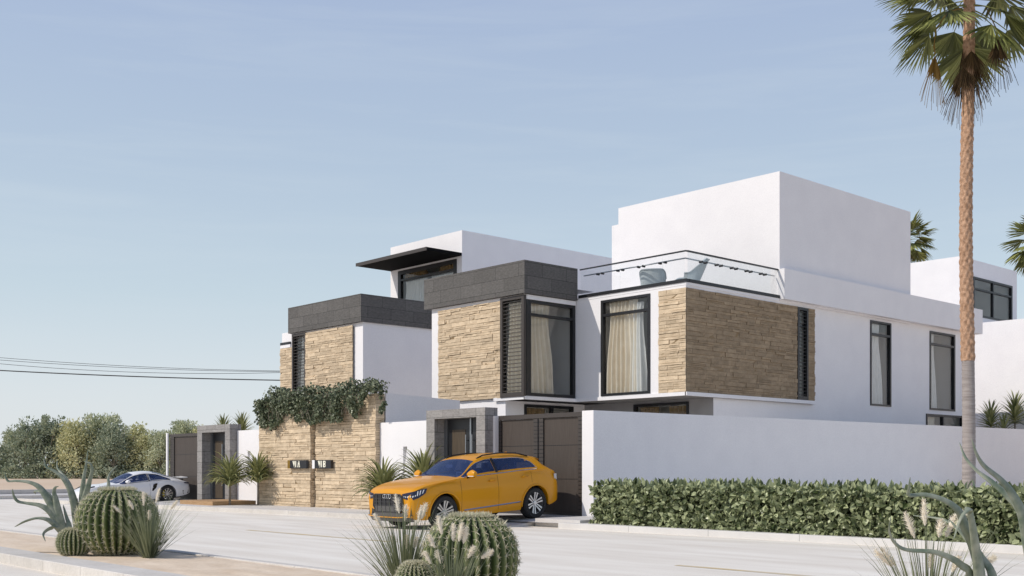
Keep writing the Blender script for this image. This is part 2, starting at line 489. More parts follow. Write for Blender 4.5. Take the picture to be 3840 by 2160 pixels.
def louvre(b, w, a0, a1, z0, z1, n, st=.1, o0=.0, o1=.07, mat_='bronze'):
    m = M(U)
    w.box(m, a0, a0 + st, o0 - .03, o1, z0, z1); w.box(m, a1 - st, a1, o0 - .03, o1, z0, z1)
    w.box(m, a0 + st, a1 - st, o0 - .03, o1 - .003, z0, z0 + st * 1.3); w.box(m, a0 + st, a1 - st, o0 - .03, o1 - .003, z1 - st, z1)
    zz0, zz1 = z0 + st * 1.3, z1 - st; pitch = (zz1 - zz0) / n
    for i in range(n):
        z = zz0 + pitch * (i + .5); h = pitch * .05
        P = w.p; t = .018
        # slat tilted down to the outside
        vs = [P(a, o, zz) for a in (a0 + st, a1 - st) for o, zz in ((o0 - .02, z + h + t / 2), (o1 - .025, z - h * .6 + t / 2), (o1 - .025, z - h * .6 - t / 2), (o0 - .02, z + h - t / 2))]
        m.add(vs, [(0, 1, 2, 3), (4, 5, 6, 7), (0, 1, 5, 4), (1, 2, 6, 5), (2, 3, 7, 6), (3, 0, 4, 7)])
    return m.build('louvre_screen', MT[mat_], b)

def ledgestone(w, a0, a1, z0, z1, seed=1, hmin=.062, hmax=.145, prot=.035, o=0., closed=True):
    rr = R(seed); m = M(U)
    w.q(m, a0 + .004, a1 - .004, z0 + .004, z1 - .004, o + .012, mi=1)
    z = z0
    while z < z1 - .005:
        h = rr.uniform(hmin, hmax)
        if z + h > z1 - .04: h = z1 - z
        a = a0
        while a < a1 - .005:
            L = rr.choice((rr.uniform(.2, .45), rr.uniform(.35, .8), rr.uniform(.5, .95)))
            if a + L > a1 - .12: L = a1 - a
            split = 2 if (rr.random() < .16 and h > .1) else 1
            for s in range(split):
                zz0 = z + h * s / split; zz1 = z + h * (s + 1) / split
                d = o + .018 + prot * rr.random() ** 1.6
                g = .003
                def J(v): return v + rr.uniform(-.011, .011)
                n = max(2, round(L / .16)); P = w.p
                tops, bots = [], []
                for i in range(n + 1):
                    aa = a + g + (L - 2 * g) * i / n
                    e = 0 if i in (0, n) else rr.uniform(-.008, .008)
                    bots.append(((aa, zz0 + g + abs(e)), d + rr.uniform(-.010, .004)))
                    tops.append(((aa, zz1 - g - abs(e) * .7), d + rr.uniform(-.008, .008)))
                vb = [P(q[0], dd, q[1]) for q, dd in bots] + [P(q[0], dd, q[1]) for q, dd in tops]
                vk = [P(q[0], o, q[1]) for q, dd in bots] + [P(q[0], o, q[1]) for q, dd in tops]
                k = n + 1; fs = []
                for i in range(n):
                    fs.append((i, i + 1, k + i + 1, k + i))
                    fs.append((i, i + 1, 2 * k + i + 1, 2 * k + i))
                    fs.append((k + i, k + i + 1, 3 * k + i + 1, 3 * k + i))
                fs.append((0, k, 3 * k, 2 * k)); fs.append((n, k + n, 3 * k + n, 2 * k + n))
                m.add(vb + vk, fs)
            a += L
        z += h
    return m
def stone_part(b, w, *a, **k):
    mt = k.pop('mt', 'stone'); return ledgestone(w, *a, **k).build('stone_cladding', [MT[mt], MT['stone_gap']], b)

def F(p): return W('F', p)
def S(p): return W('S', p)
def ub(name, mat_, parent, boxes, xf=U):
    m = M(xf)
    for b in boxes: m.box(*b)
    return m.build(name, MT[mat_], parent)

# ================================================================== villa on the right
vb = thing('villa', 'large white cubic villa with tan stone panels, glass roof terrace and tall blank upper block', 'house', U((-25, 32, .1)))
m = M(U)
# corner bay
wall(m, F(23.81), -30.14, -25.47, 3.68, 6.95, [(-26.52, -25.50, 3.74, 6.84)])
wall(m, S(-25.47), 23.81, 26.07, 3.68, 6.95, [(23.86, 26.045, 3.72, 6.74)])
m.quad((-30.14, 23.81, 0), (-30.14, 34, 0), (-30.14, 34, 7), (-30.14, 23.81, 7))
# street facade under the terrace
wall(m, F(26.07), -25.47, -20.90, 3.61, 6.97, [(-24.31, -22.27, 3.73, 6.78)])
# side facade
wall(m, S(-20.90), 26.07, 32.93, 3.61, 6.9, [(31.9, 32.48, 3.74, 6.78)])
wall(m, S(-20.98), 32.93, 44.92, 3.6, 6.93, [(36.67, 38.14, 3.71, 6.79), (41.09, 43.17, 3.71, 6.77)])
wall(m, S(-20.98), 27.5, 44.92, 0, 3.6, [(40.8, 43.9, 1.6, 3.55)])
m.quad((-20.98, 32.93, 3.6), (-20.90, 32.93, 3.6), (-20.90, 32.93, 6.9), (-20.98, 32.93, 6.9))
m.quad((-20.98, 44.92, 0), (-30.14, 44.92, 0), (-30.14, 44.92, 6.93), (-20.98, 44.92, 6.93))
m.quad((-30.14, 34, 0), (-30.14, 44.92, 0), (-30.14, 44.92, 7), (-30.14, 34, 7))
# ground floor set back under the bay and terrace
wall(m, F(23.87), -30.13, -26.43, 0, 3.68)
wall(m, S(-26.43), 23.87, 27.5, 0, 3.61, [(24.68, 26.95, 1.0, 3.52)])
# roofs
m.quad((-30.14, 23.9, 7.3), (-25.5, 23.9, 7.3), (-25.5, 27, 7.3), (-30.14, 27, 7.3))
m.quad((-30.14, 27, 6.9), (-20.98, 27, 6.9), (-20.98, 44.92, 6.9), (-30.14, 44.92, 6.9))
m.build('wall', MT['stucco'], vb)
m = M(U)
m.quad((-30.13, 23.83, 3.676), (-26.43, 23.83, 3.676), (-26.43, 23.87, 3.676), (-30.13, 23.87, 3.676))
m.quad((-26.43, 23.83, 3.66), (-25.49, 23.83, 3.66), (-25.49, 27.5, 3.66), (-26.43, 27.5, 3.66))
m.quad((-25.49, 26.09, 3.605), (-20.92, 26.09, 3.605), (-20.92, 27.5, 3.605), (-25.49, 27.5, 3.605))
m.build('soffit', MT['ceil'], vb)
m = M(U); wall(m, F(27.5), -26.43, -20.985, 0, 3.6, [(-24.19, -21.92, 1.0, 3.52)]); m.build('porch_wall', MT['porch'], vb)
ub('slab_edge', 'stucco', vb, [(-25.47, -20.865, 26.03, 26.07, 3.6, 3.71), (-20.90, -20.83, 26.03, 32.93, 3.6, 3.71), (-26.9, -25.43, 23.77, 23.81, 3.6, 3.70), (-25.47, -25.42, 23.77, 26.03, 3.6, 3.70)])
# upper block and its lower step
ub('upper_block', 'stucco', vb, [(-27.91, -20.88, 30.86, 39.42, 6.88, 11.1), (-28.24, -27.91, 30.86, 37, 6.88, 10.5)])
ub('parapet', 'stucco', vb, [(-21.2, -20.68, 30.84, 44.98, 6.93, 7.92)])
ub('terrace_deck', 'stucco_in', vb, [(-25.4, -20.95, 26.12, 30.8, 6.86, 6.9)])
ub('coping', 'black', vb, [(-25.30, -20.86, 26.03, 26.2, 6.96, 7.06), (-21.02, -20.85, 26.2, 30.835, 6.96, 7.06)])
ub('coping_base', 'stucco', vb, [(-25.30, -20.88, 26.06, 26.19, 6.88, 6.96), (-21.01, -20.87, 26.19, 30.835, 6.88, 6.96)])
# charcoal fascia crowning the bay
ub('fascia', 'tile', vb, [(-30.38, -25.32, 23.66, 26.025, 6.9, 7.93)])
ub('lintel_band', 'stucco', vb, [(-25.47, -25.40, 23.85, 26.03, 6.74, 6.88)])
stone_part(vb, F(23.80), -29.75, -26.56, 3.68, 6.8, seed=11)
stone_part(vb, F(26.06), -21.92, -20.875, 3.71, 6.8, seed=12)
stone_part(vb, S(-20.895), 26.075, 31.87, 3.71, 6.8, seed=13, prot=.03, mt='stone_shaded')
stone_part(vb, S(-20.895), 32.51, 32.92, 3.71, 6.8, seed=14, prot=.03, mt='stone_shaded')
louvre(vb, F(23.81), -26.55, -25.44, 3.69, 6.87, 24, .11)
louvre(vb, S(-20.90), 31.88, 32.5, 3.72, 6.79, 24, .09, 0, .05, 'black')
# what the louvres cover
lw = window(vb, F(23.81), -26.52, -25.5, 3.74, 6.84, .06, None, (), [(-26.4, -25.62, 3.75, 6.7, 'curtain', 0)], out=-.06, do_room=False)
lw2 = window(vb, S(-20.90), 31.9, 32.48, 3.74, 6.78, .05, 6.2, (), [(31.95, 32.2, 3.75, 6.7, 'sheer', 0)], out=-.06, dep=1.2)
# corner window with curtain, seen from the lane
window(vb, S(-25.47), 23.86, 26.045, 3.72, 6.74, .12, 6.28, (), [(23.99, 25.2, 3.74, 6.66, 'curtain', 0.06)], thick_left=.2, do_room=False)
m = M(U)   # the bay's room
m.quad((-29.9, 25.95, 3.72), (-25.6, 25.95, 3.72), (-25.6, 25.95, 6.9), (-29.9, 25.95, 6.9))
m.quad((-29.9, 23.95, 3.71), (-25.6, 23.95, 3.71), (-25.6, 25.95, 3.71), (-29.9, 25.95, 3.71))
m.quad((-29.9, 23.95, 6.9), (-25.6, 23.95, 6.9), (-25.6, 25.95, 6.9), (-29.9, 25.95, 6.9))
m.quad((-27.6, 23.95, 3.72), (-27.6, 25.95, 3.72), (-27.6, 25.95, 6.9), (-27.6, 23.95, 6.9))
m.build('bay_room', MT['stucco_in'], vb)
window(vb, F(26.07), -24.31, -22.27, 3.73, 6.78, .1, 6.3, (), [(-24.18, -22.85, 3.76, 6.7, 'curtain', 0.0), (-23.1, -22.62, 3.76, 6.6, 'sheer', 0.05)])
window(vb, S(-20.98), 36.67, 38.14, 3.71, 6.79, .08, 6.3, (), [(36.72, 37.75, 3.73, 6.7, 'sheer', .06)])
window(vb, S(-20.98), 41.09, 43.17, 3.71, 6.77, .09, 6.28, (), [(41.16, 41.85, 3.73, 6.7, 'sheer', .1)])
window(vb, S(-20.98), 40.8, 43.9, 1.6, 3.55, .1, None, (42.2,), [(40.95, 41.9, 1.6, 3.45, 'curtain', 0)])
window(vb, S(-26.43), 24.68, 26.95, 1.0, 3.52, .1, None, (25.95,), [(24.78, 25.85, 1.1, 3.42, 'curtain2', 0)])
window(vb, F(27.5), -24.19, -21.92, 1.0, 3.52, .09, None, (), [(-24.1, -23.2, 1.1, 3.42, 'curtain2', 0), (-22.9, -22.05, 1.1, 3.42, 'curtain2', 0)])
# balustrade
bl = ub('balustrade', 'black', vb, [(-25.30, -20.93, 26.10, 26.15, 7.88, 7.92), (-20.97, -20.90, 26.17, 30.83, 7.88, 7.92)])
gz0, gz1 = 7.07, 7.885
nF = 5
for i in range(nF):
    a0 = -25.28 + (4.3 / nF) * i + .008; a1 = -25.28 + (4.3 / nF) * (i + 1) - .008
    g = M(U); g.box(a0, a1, 26.115, 26.135, gz0, gz1); g.build('glass_panel', MT['glass_clear'], bl)
nS = 6
for i in range(nS):
    a0 = 26.2 + (4.6 / nS) * i + .008; a1 = 26.2 + (4.6 / nS) * (i + 1) - .008
    g = M(U); g.box(-20.945, -20.925, a0, a1, gz0, gz1); g.build('glass_panel', MT['glass_clear'], bl)
m = M(U); m.tube([(-25.2, 26.2, 7.70), (-21.02, 26.2, 7.70), (-21.02, 30.75, 7.70)], .022, 8); m.build('handrail', MT['steel'], bl, smooth=True)
for i in range(1, nF):
    for s in (-.1, .1):
        x = -25.28 + 4.3 / nF * i + s; m = M(U); m.lathe([(.0, 26.08), (.035, 26.08), (.035, 26.19), (.0, 26.19)], (x, 0, 7.66), 'y', 10); m.build('clamp', MT['black'], bl)
for i in range(1, nS):
    for s in (-.11, .11):
        y = 26.2 + 4.6 / nS * i + s; m = M(U); m.lathe([(.0, -21.01), (.035, -21.01), (.035, -20.89), (.0, -20.89)], (0, y, 7.66), 'x', 10); m.build('clamp', MT['black'], bl)

# ================================================================== villa on the left
va = thing('villa', 'white villa behind the ivy wall, with charcoal fascia and dark canopy over its top window', 'house', U((-37, 30, .1)))
m = M(U)
wall(m, F(23.81), -40.0, -34.25, 0, 6.95, [(-39.1, -38.15, 3.4, 6.8)])
wall(m, S(-34.25), 23.81, 38, 0, 6.95)
m.quad((-40.0, 23.81, 0), (-40.0, 38, 0), (-40.0, 38, 6.4), (-40.0, 23.81, 6.4))
m.quad((-40.0, 38, 0), (-34.25, 38, 0), (-34.25, 38, 6.95), (-40.0, 38, 6.95))
m.quad((-40.0, 23.9, 6.9), (-34.3, 23.9, 6.9), (-34.3, 40, 6.9), (-40.0, 40, 6.9))
wall(m, F(29.0), -39.62, -34.74, 6.8, 11.1, [(-39.05, -35.07, 7.4, 9.98)])
m.quad((-34.74, 29, 6.8), (-34.74, 40.5, 6.8), (-34.74, 40.5, 11.1), (-34.74, 29, 11.1))
m.quad((-39.62, 29, 6.8), (-39.62, 40.5, 6.8), (-39.62, 40.5, 11.1), (-39.62, 29, 11.1))
m.quad((-39.62, 40.5, 6.8), (-34.74, 40.5, 6.8), (-34.74, 40.5, 11.1), (-39.62, 40.5, 11.1))
m.quad((-39.62, 29, 11.1), (-34.74, 29, 11.1), (-34.74, 40.5, 11.1), (-39.62, 40.5, 11.1))
m.build('wall', MT['stucco'], va)
ub('fascia', 'tile', va, [(-39.28, -34.17, 23.66, 28.6, 6.87, 7.9)])
ub('canopy', 'wheelblack', va, [(-39.62, -34.745, 27.21, 28.99, 10.06, 10.18)]); ub('canopy_edge', 'bronze', va, [(-39.625, -34.75, 27.17, 27.205, 10.05, 10.185)])
stone_part(va, F(23.80), -38.08, -34.80, 2.6, 6.8, seed=21, o=.06)
stone_part(va, F(23.80), -40.09, -39.16, 2.6, 6.33, seed=22)
ub('coping', 'black', va, [(-40.05, -39.3, 23.75, 23.95, 6.46, 6.56)])
ub('coping_base', 'stucco', va, [(-40.05, -39.3, 23.76, 23.94, 6.33, 6.46)])
ub('rail_bracket', 'black', va, [(-39.62, -39.285, 23.9, 23.96, 7.33, 7.38), (-39.5, -39.44, 23.9, 23.96, 7.12, 7.2)])
louvre(va, F(23.81), -39.14, -38.11, 2.9, 6.83, 30, .1)
window(va, F(23.81), -39.1, -38.15, 3.4, 6.8, .06, 6.2, (), [(-38.75, -38.25, 3.5, 6.7, 'sheer', 0)], out=-.06)
window(va, F(29.0), -39.05, -35.07, 7.4, 9.98, .2, 9.57, (), [(-38.8, -37.1, 7.5, 9.5, 'sheer', 0), (-37.0, -35.3, 7.5, 9.5, 'sheer', 0), (-38.7, -37.2, 9.6, 9.95, 'curtain2', 0), (-36.3, -35.3, 9.6, 9.95, 'curtain2', 0)], dep=3)

# ================================================================== villa behind
vc = thing('villa', 'distant white villa behind the palm trunk with a wide black window under its roof', 'house', U((-24, 52, .1)))
m = M(U)
wall(m, F(50), -27.5, -24.04, 0, 11.24)
wall(m, S(-24.04), 50, 56.05, 0, 11.24, [(51.3, 55.5, 8.6, 10.45)])
m.quad((-27.5, 50, 11.24), (-24.04, 50, 11.24), (-24.04, 56.05, 11.24), (-27.5, 56.05, 11.24))
m.quad((-27.5, 56.05, 0), (-24.04, 56.05, 0), (-24.04, 56.05, 11.24), (-27.5, 56.05, 11.24))
m.quad((-27.5, 50, 0), (-27.5, 56.05, 0), (-27.5, 56.05, 11.24), (-27.5, 50, 11.24))
wall(m, F(48), -24.0, -13, 0, 7.8)
m.quad((-24.0, 48, 7.8), (-13, 48, 7.8), (-13, 58, 7.8), (-24.0, 58, 7.8))
m.quad((-13, 48, 0), (-13, 58, 0), (-13, 58, 7.8), (-13, 48, 7.8))
m.quad((-24.0, 48, 0), (-24.0, 50, 0), (-24.0, 50, 7.8), (-24.0, 48, 7.8))
m.build('wall', MT['stucco'], vc)
window(vc, S(-24.04), 51.3, 55.5, 8.6, 10.45, .12, 9.9, (53.4,), [], dep=2.5)

# ================================================================== boundary walls
bw = thing('boundary_wall', 'long plain white boundary wall in shade behind the hedge and palm trunk', 'wall', U((-18.5, 19.52, .1)))
m = M(U)
v = []
for y, zt in ((19.52, 2.84), (62, 3.03)):
    v += [(-18.84, y, 0), (-18.46, y, 0), (-18.46, y, zt), (-18.84, y, zt)]
m.add(v, [(0, 1, 2, 3), (4, 5, 6, 7), (1, 5, 6, 2), (3, 2, 6, 7), (0, 4, 7, 3)])
m.build('wall', MT['stucco'], bw)
def white_wall(label, x0, x1, slit, top=2.79):
    t = thing('garden_wall', label, 'wall', U(((x0 + x1) / 2, 19.4, .1)))
    m = M(U); wall(m, F(19.4), x0, x1, 0, top, [slit], .12)
    m.quad((x0, 19.4, top), (x1, 19.4, top), (x1, 19.6, top), (x0, 19.6, top))
    m.quad((x0, 19.6, 0), (x1, 19.6, 0), (x1, 19.6, top), (x0, 19.6, top))
    m.quad((x0, 19.4, 0), (x0, 19.6, 0), (x0, 19.6, top), (x0, 19.4, top)); m.quad((x1, 19.4, 0), (x1, 19.6, 0), (x1, 19.6, top), (x1, 19.4, top))
    m.build('wall', MT['stucco'], t)
    m = M(U); a, b, c, d = slit
    m.quad((a, 19.515, c), (b, 19.515, c), (b, 19.515, d), (a, 19.515, d)); m.build('slit_back', MT['stucco_in'], t)
    m = M(U); w3 = [(b, 19.398, d), (b, 19.398, c), (a, 19.398, c), (b, 19.51, d), (b, 19.51, c), (a, 19.51, c)]
    m.add(w3, [(0, 1, 2), (3, 4, 5), (0, 2, 5, 3)]); m.build('slit_wedge', MT['stucco'], t)
    return t
white_wall('white street wall with a narrow slit between the stone sign wall and the right-hand dark doorway', -27.04, -24.45, (-25.89, -25.70, 1.0, 2.07))
white_wall('short white street wall with a narrow slit between the left-hand doorway and the stone sign wall', -35.62, -33.62, (-34.88, -34.69, 1.0, 2.04), 2.77)
pw = thing('party_wall', 'white shaded wall running back from the stone sign wall between the two villas', 'wall', U((-27.1, 21, .1)))
m = M(U); v = []
for y, zt in ((19.62, 3.68), (22.49, 3.58)):
    v += [(-27.25, y, 0), (-27.045, y, 0), (-27.045, y, zt), (-27.25, y, zt)]
m.add(v, [(0, 1, 2, 3), (4, 5, 6, 7), (1, 5, 6, 2), (3, 2, 6, 7), (0, 4, 7, 3)])
m.build('wall', MT['stucco'], pw)
# stone sign wall in two halves with a joint between
sw = thing('stone_wall', 'tall tan ledgestone wall in two halves carrying the number plates under the ivy', 'wall', U((-30.4, 19.3, .1)))
ub('core', 'stone_gap', sw, [(-33.6, -30.40, 19.14, 19.55, 0, 3.64), (-30.3, -27.06, 19.28, 19.55, 0, 3.64)])
ub('joint_strip', 'stucco', sw, [(-30.395, -30.305, 19.36, 19.5, 0, 3.6)])
stone_part(sw, F(19.14), -33.61, -30.39, 0, 3.66, seed=31, prot=.03)
stone_part(sw, F(19.28), -30.31, -27.05, 0, 3.66, seed=32, prot=.03)
stone_part(sw, S(-27.06), 19.245, 19.56, 0, 3.66, seed=33, prot=.02)
stone_part(sw, S(-30.40), 19.145, 19.36, 0, 3.64, seed=34, prot=.015)

# number plates
def glyph(m, ch, x, z, h, wd, t, P, o):
    """flat letters from bars, extruded a little; returns advance"""
    def bar(p, q, th):
        dx, dz = q[0] - p[0], q[1] - p[1]; L = math.hypot(dx, dz); nx, nz = -dz / L * th / 2, dx / L * th / 2
        c = [(p[0] + nx, p[1] + nz), (q[0] + nx, q[1] + nz), (q[0] - nx, q[1] - nz), (p[0] - nx, p[1] - nz)]
        vs = [P(a, o, b) for a, b in c] + [P(a, o + .012, b) for a, b in c]
        m.add(vs, [(4, 5, 6, 7), (0, 1, 5, 4), (1, 2, 6, 5), (2, 3, 7, 6), (3, 0, 4, 7)])
    if ch == 'V': bar((x + t / 2, z + h), (x + wd - t * .45, z), t); bar((x + wd - t / 2, z + h), (x + wd - t / 2, z), t * .8)
    if ch == 'I': bar((x + t / 2, z + h), (x + t / 2, z), t)
    if ch == 'A':
        bar((x + wd / 2 - t * .12, z + h), (x + t / 2, z), t * .9); bar((x + wd / 2 + t * .12, z + h), (x + wd - t / 2, z), t * .9); bar((x + wd * .25, z + h * .3), (x + wd * .75, z + h * .3), t * .6)
    if ch == 'B':
        bar((x + t / 2, z), (x + t / 2, z + h), t)
        for za, zb in ((z, z + h * .5), (z + h * .5, z + h)):
            bar((x + t, za + t * .35), (x + wd * .72, za + t * .35), t * .7); bar((x + t, zb - t * .35), (x + wd * .72, zb - t * .35), t * .7)
            bar((x + wd * .72, za + t * .35), (x + wd - t * .4, (za + zb) / 2), t * .75); bar((x + wd - t * .4, (za + zb) / 2), (x + wd * .72, zb - t * .35), t * .75)
def sign(label, x0, x1, y, endmat, letters, lx):
    t = thing('number_plate', label, 'sign', U((x0, y, 1.44)))
    w = F(y)
    m = M(U); w.box(m, x0 + .15, x1, 0, .09, 1.435, 1.7); m.build('plate', MT['navy'], t)
    m = M(U); w.box(m, x0, x0 + .147, 0, .088, 1.435, 1.7); m.build('end_strip', MT[endmat], t)
    for i, (ch, dx, wd) in enumerate(letters):
        m = M(U); glyph(m, ch, lx + dx, 1.475, .2, wd, .055, w.p, .091); m.build('letter', MT['cream_paint'], t)
LET = lambda c: (('V', 0, .14), ('I', .165, .06), (c, .29, .16))
sign('dark number plate reading VIA with a brass end strip', -31.55, -30.42, 19.07, 'brass', LET('A'), -31.22)
sign('dark number plate reading VIB with a white end block', -30.29, -29.22, 19.20, 'stucco', LET('B'), -29.93)

# entrance portals
def portal(label, x0, x1, o0, o1, ztop, zopen, zb):
    t = thing('entrance_portal', label, 'doorway', U(((x0 + x1) / 2, 19.3, .1)))
    ub('surround', 'tile2', t, [(x0, o0, 19.12, 19.56, 0, ztop), (o1, x1, 19.12, 19.56, 0, ztop), (o0, o1, 19.12, 19.56, zopen, ztop)])
    ub('threshold', 'pave', t, [(o0, o1, 19.15, 19.7, 0, zb)])
    f = ub('door_frame', 'steel', t, [(o0 + .003, o0 + .14, 19.46, 19.55, zb, zopen - .003)])
    xm = o0 + .14 + (o1 - o0 - .14) * .6
    for a, b, hx in ((o0 + .15, xm - .035, xm - .13), (xm + .035, o1 - .004, xm + .13)):
        m = M(U); m.box(a, b, 19.5, 19.56, zb + .01, zopen - .004, 0); d = m.build('door', MT['black'], t)
        m = M(U)
        if b - a > .3:
            m.box(a + .17, b - .2, 19.49, 19.5, zb + .1, zopen - .3)
        else: m.box(a + .17, b - .03, 19.49, 19.5, zb + .1, zopen - .3)
        m.build('door_panel', MT['doorwood'], d)
        m = M(U); m.tube([(hx, 19.42, zb + .55), (hx, 19.42, zb + 2.05)], .022, 8); m.tube([(hx, 19.42, zb + .7), (hx, 19.5, zb + .7)], .015, 6); m.tube([(hx, 19.42, zb + 1.9), (hx, 19.5, zb + 1.9)], .015, 6)
        m.build('handle', MT['steel'], d, smooth=True, sharp=40)
    ub('centre_post', 'steel', t, [(xm - .03, xm + .03, 19.47, 19.55, zb, zopen - .004)])
    return t
MT['doorwood'] = noisy('door veneer', (.065, .05, .035), (.09, .068, .046), 2, .5, .1, 60, (14, 14, 1))
portal('grey stone doorway with dark double doors beside the right-hand brown gate', -24.45, -21.97, -24.09, -22.32, 3.04, 2.80, .3)
portal('grey stone doorway with dark double doors behind the wooden steps on the left', -38.1, -35.64, -37.73, -35.98, 3.0, 2.74, .26)
st = thing('wooden_step', 'low tan wooden step in front of the left-hand doorway', 'step', (-37.6, 19.6, .1))
m = M(); m.box(-38.9, -36.35, 18.83, 20.55, .0, .262); m.build('tread', MT['wood'], st)

# gates
def gate(label, x0, x1, cols, zb, zt, fin=None):
    t = thing('sliding_gate', label, 'gate', U(((x0 + x1) / 2, 19.55, zb)))
    y = 19.52
    ub('top_rail', 'bronze', t, [(x0, x1, y, y + .1, zt - .11, zt)]); ub('bottom_rail', 'bronze', t, [(x0, x1, y + .02, y + .1, zb, zb + .06)])
    for (a, b) in cols['leaf']:
        m = M(U); m.box(a, b, y + .05, y + .09, zb + .06, zt - .115)
        d = m.build('gate_leaf', MT['bronze2'], t)
        m = M(U)
        for z in (zb + .06 + (zt - zb) * .33, zb + .06 + (zt - zb) * .66): m.box(a, b, y + .046, y + .052, z - .006, z + .006)
        m.build('board_joint', MT['black'], d)
    for (a, b) in cols['rib']:
        m = M(U); n = 24; hgt = (zt - .115 - zb - .06) / n
        for i in range(n):
            z = zb + .06 + hgt * i
            m.box(a, b, y + .012, y + .088, z + .01, z + hgt - .008)
        m.box(a + .004, b - .004, y + .03, y + .085, zb + .06, zt - .115, 1)
        m.build('ribbed_stile', [MT['bronze'], MT['black']], t)
    return t
gate('wide brown two-leaf gate behind the orange car', -21.94, -18.85, {'leaf': [(-21.81, -20.58), (-20.21, -19.0)], 'rib': [(-21.935, -21.815), (-20.575, -20.42), (-20.36, -20.215), (-18.995, -18.855)]}, .28, 2.82)
gate('dark brown gate behind the white car', -41.2, -38.12, {'leaf': [(-40.85, -38.3)], 'rib': [(-41.19, -40.86), (-38.29, -38.13)]}, .24, 2.77)
for lab, x in (('slim white gate post at the left end of the dark gate behind the white car', -41.32), ('slim white post between the right-hand doorway and brown gate', -21.93)):
    t = thing('gate_post', lab, 'post', U((x, 19.4, .1)))
    ub('post', 'stucco', t, [(x - .07, x + .045, 19.46 if x < -30 else 19.40, 19.515 if x < -30 else 19.518, 0, 2.82)])
# low concrete step by the white wall end
t = thing('concrete_step', 'low pale concrete slab at the foot of the white wall end', 'step', (-19.3, 19.5, 0))
m = M(); m.box(-20.1, -18.55, 19.15, 20.6, 0, .2); m.box(-20.1, -18.1, 20.6, 20.98, 0, .2); m.build('slab', MT['pave'], t)
# shade fin at the left gate
# ------------------------------------------------------------------ vegetation
LM = {}
LM['hedge'] = leafmat('hedge leaf', (.045, .07, .02), (.52, .56, .32), .35, .15, .4)
LM['vine'] = leafmat('ivy leaf', (.04, .06, .03), (.25, .28, .17), .4, .12, .45)
LM['treeD'] = leafmat('dark tree leaf', (.20, .25, .17), (.56, .60, .44), .6, .2, .2)  # colours of all three far tree leaves are paled with painted-in distance haze
LM['treeY'] = leafmat('yellowish tree leaf', (.44, .45, .24), (.86, .83, .52), .6, .2, .2)
LM['treeG'] = leafmat('olive tree leaf', (.33, .37, .23), (.74, .76, .54), .6, .2, .2)
LM['yucca'] = leafmat('yucca leaf', (.11, .135, .05), (.46, .46, .21), .45, .15, .4)
LM['grass'] = leafmat('grass blade', (.11, .14, .08), (.36, .38, .23), .5, .2, .3)
LM['palm'] = leafmat('palm leaf', (.06, .075, .018), (.36, .38, .13), .45, .18, .4)
LM['palmdead'] = leafmat('dead palm leaf', (.055, .035, .018), (.15, .095, .045), .7, .15, .2)
LM['palmgold'] = leafmat('dry golden palm leaf', (.22, .13, .03), (.38, .23, .07), .6, .25, .2)
MT['bark'] = noisy('grey bark', (.16, .13, .10), (.30, .26, .21), 6, .9, .3, 20)
MT['twig'] = noisy('pale twig', (.3, .26, .2), (.42, .37, .3), 6, .9)
MT['plume'] = leafmat('seed plume', (.90, .80, .64), (.98, .93, .83), .8, .2, .1)
MT['spine'] = leafmat('cactus spine', (.5, .45, .3), (.85, .8, .62), .6, .1, .2)
MT['wool'] = leafmat('cactus wool', (.6, .56, .4), (.75, .7, .52), .9, .1, .1)

def rnd_dir(rr):
    z = rr.uniform(-1, 1); a = rr.uniform(0, 2 * PI); q = math.sqrt(1 - z * z)
    return Vector((q * math.cos(a), q * math.sin(a), z))
def leaf(m, c, d, n, L, wd, fold=.25, mi=0):
    """ovate leaf, folded along its midrib: c base, d direction, n normal"""
    d = d.normalized(); s = d.cross(n)
    if s.length < 1e-4: s = d.orthogonal()
    s.normalize(); n = s.cross(d)
    p = [c, c + d * L * .35 + s * wd * .5 + n * fold * wd, c + d * L * .75 + s * wd * .34 + n * fold * wd * .7, c + d * L - n * L * .08,
         c + d * L * .75 - s * wd * .34 + n * fold * wd * .7, c + d * L * .35 - s * wd * .5 + n * fold * wd, c + d * L * .5]
    m.add(p, [(0, 1, 2, 6), (6, 2, 3), (0, 6, 4, 5), (6, 3, 4)], mi)
def leaf4(m, c, d, n, L, wd, mi=0):
    d = d.normalized(); s = d.cross(n)
    if s.length < 1e-4: s = d.orthogonal()
    s.normalize()
    m.add([c, c + d * L * .45 + s * wd * .5, c + d * L, c + d * L * .45 - s * wd * .5], [(0, 1, 2, 3)], mi)

# --- hedge: runs along the street in front of the boundary wall
rr = R(41)
hx0, hx1 = -18.25, 1.0
def hedge_front(x): return 19.24 + .003 * (x + 18) + .05 * mnoise.noise((x * .9, 0, 3))
hg = thing('hedge', 'long clipped hedge of large glossy green leaves along the kerb beneath the boundary wall', 'hedge', (-9, 20, .1))
m = M()
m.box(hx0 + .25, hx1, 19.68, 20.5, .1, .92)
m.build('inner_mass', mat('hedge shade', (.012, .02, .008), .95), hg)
m = M()
def hleaf(p, out, rr, up=.35):
    d = (out * rr.uniform(.2, 1) + rnd_dir(rr) * .9 + Vector((0, 0, rr.uniform(-.6, .9) * up * 2))).normalized()
    n = (out + rnd_dir(rr) * .7 + Vector((0, 0, .4))).normalized()
    L = rr.uniform(.085, .165); leaf(m, p, d, n, L, L * rr.uniform(.55, .75), rr.uniform(.05, .3))
for i in range(10500):
    x = rr.uniform(hx0, hx1) if i > 6000 else rr.uniform(hx0, -8)
    z = rr.uniform(.06, 1.06)
    y = hedge_front(x) + rr.random() ** 1.5 * .34 + .07 * mnoise.noise((x * 1.3, z * 2, 9))
    hleaf(Vector((x, y, z)), Vector((0, -1, 0)), rr)
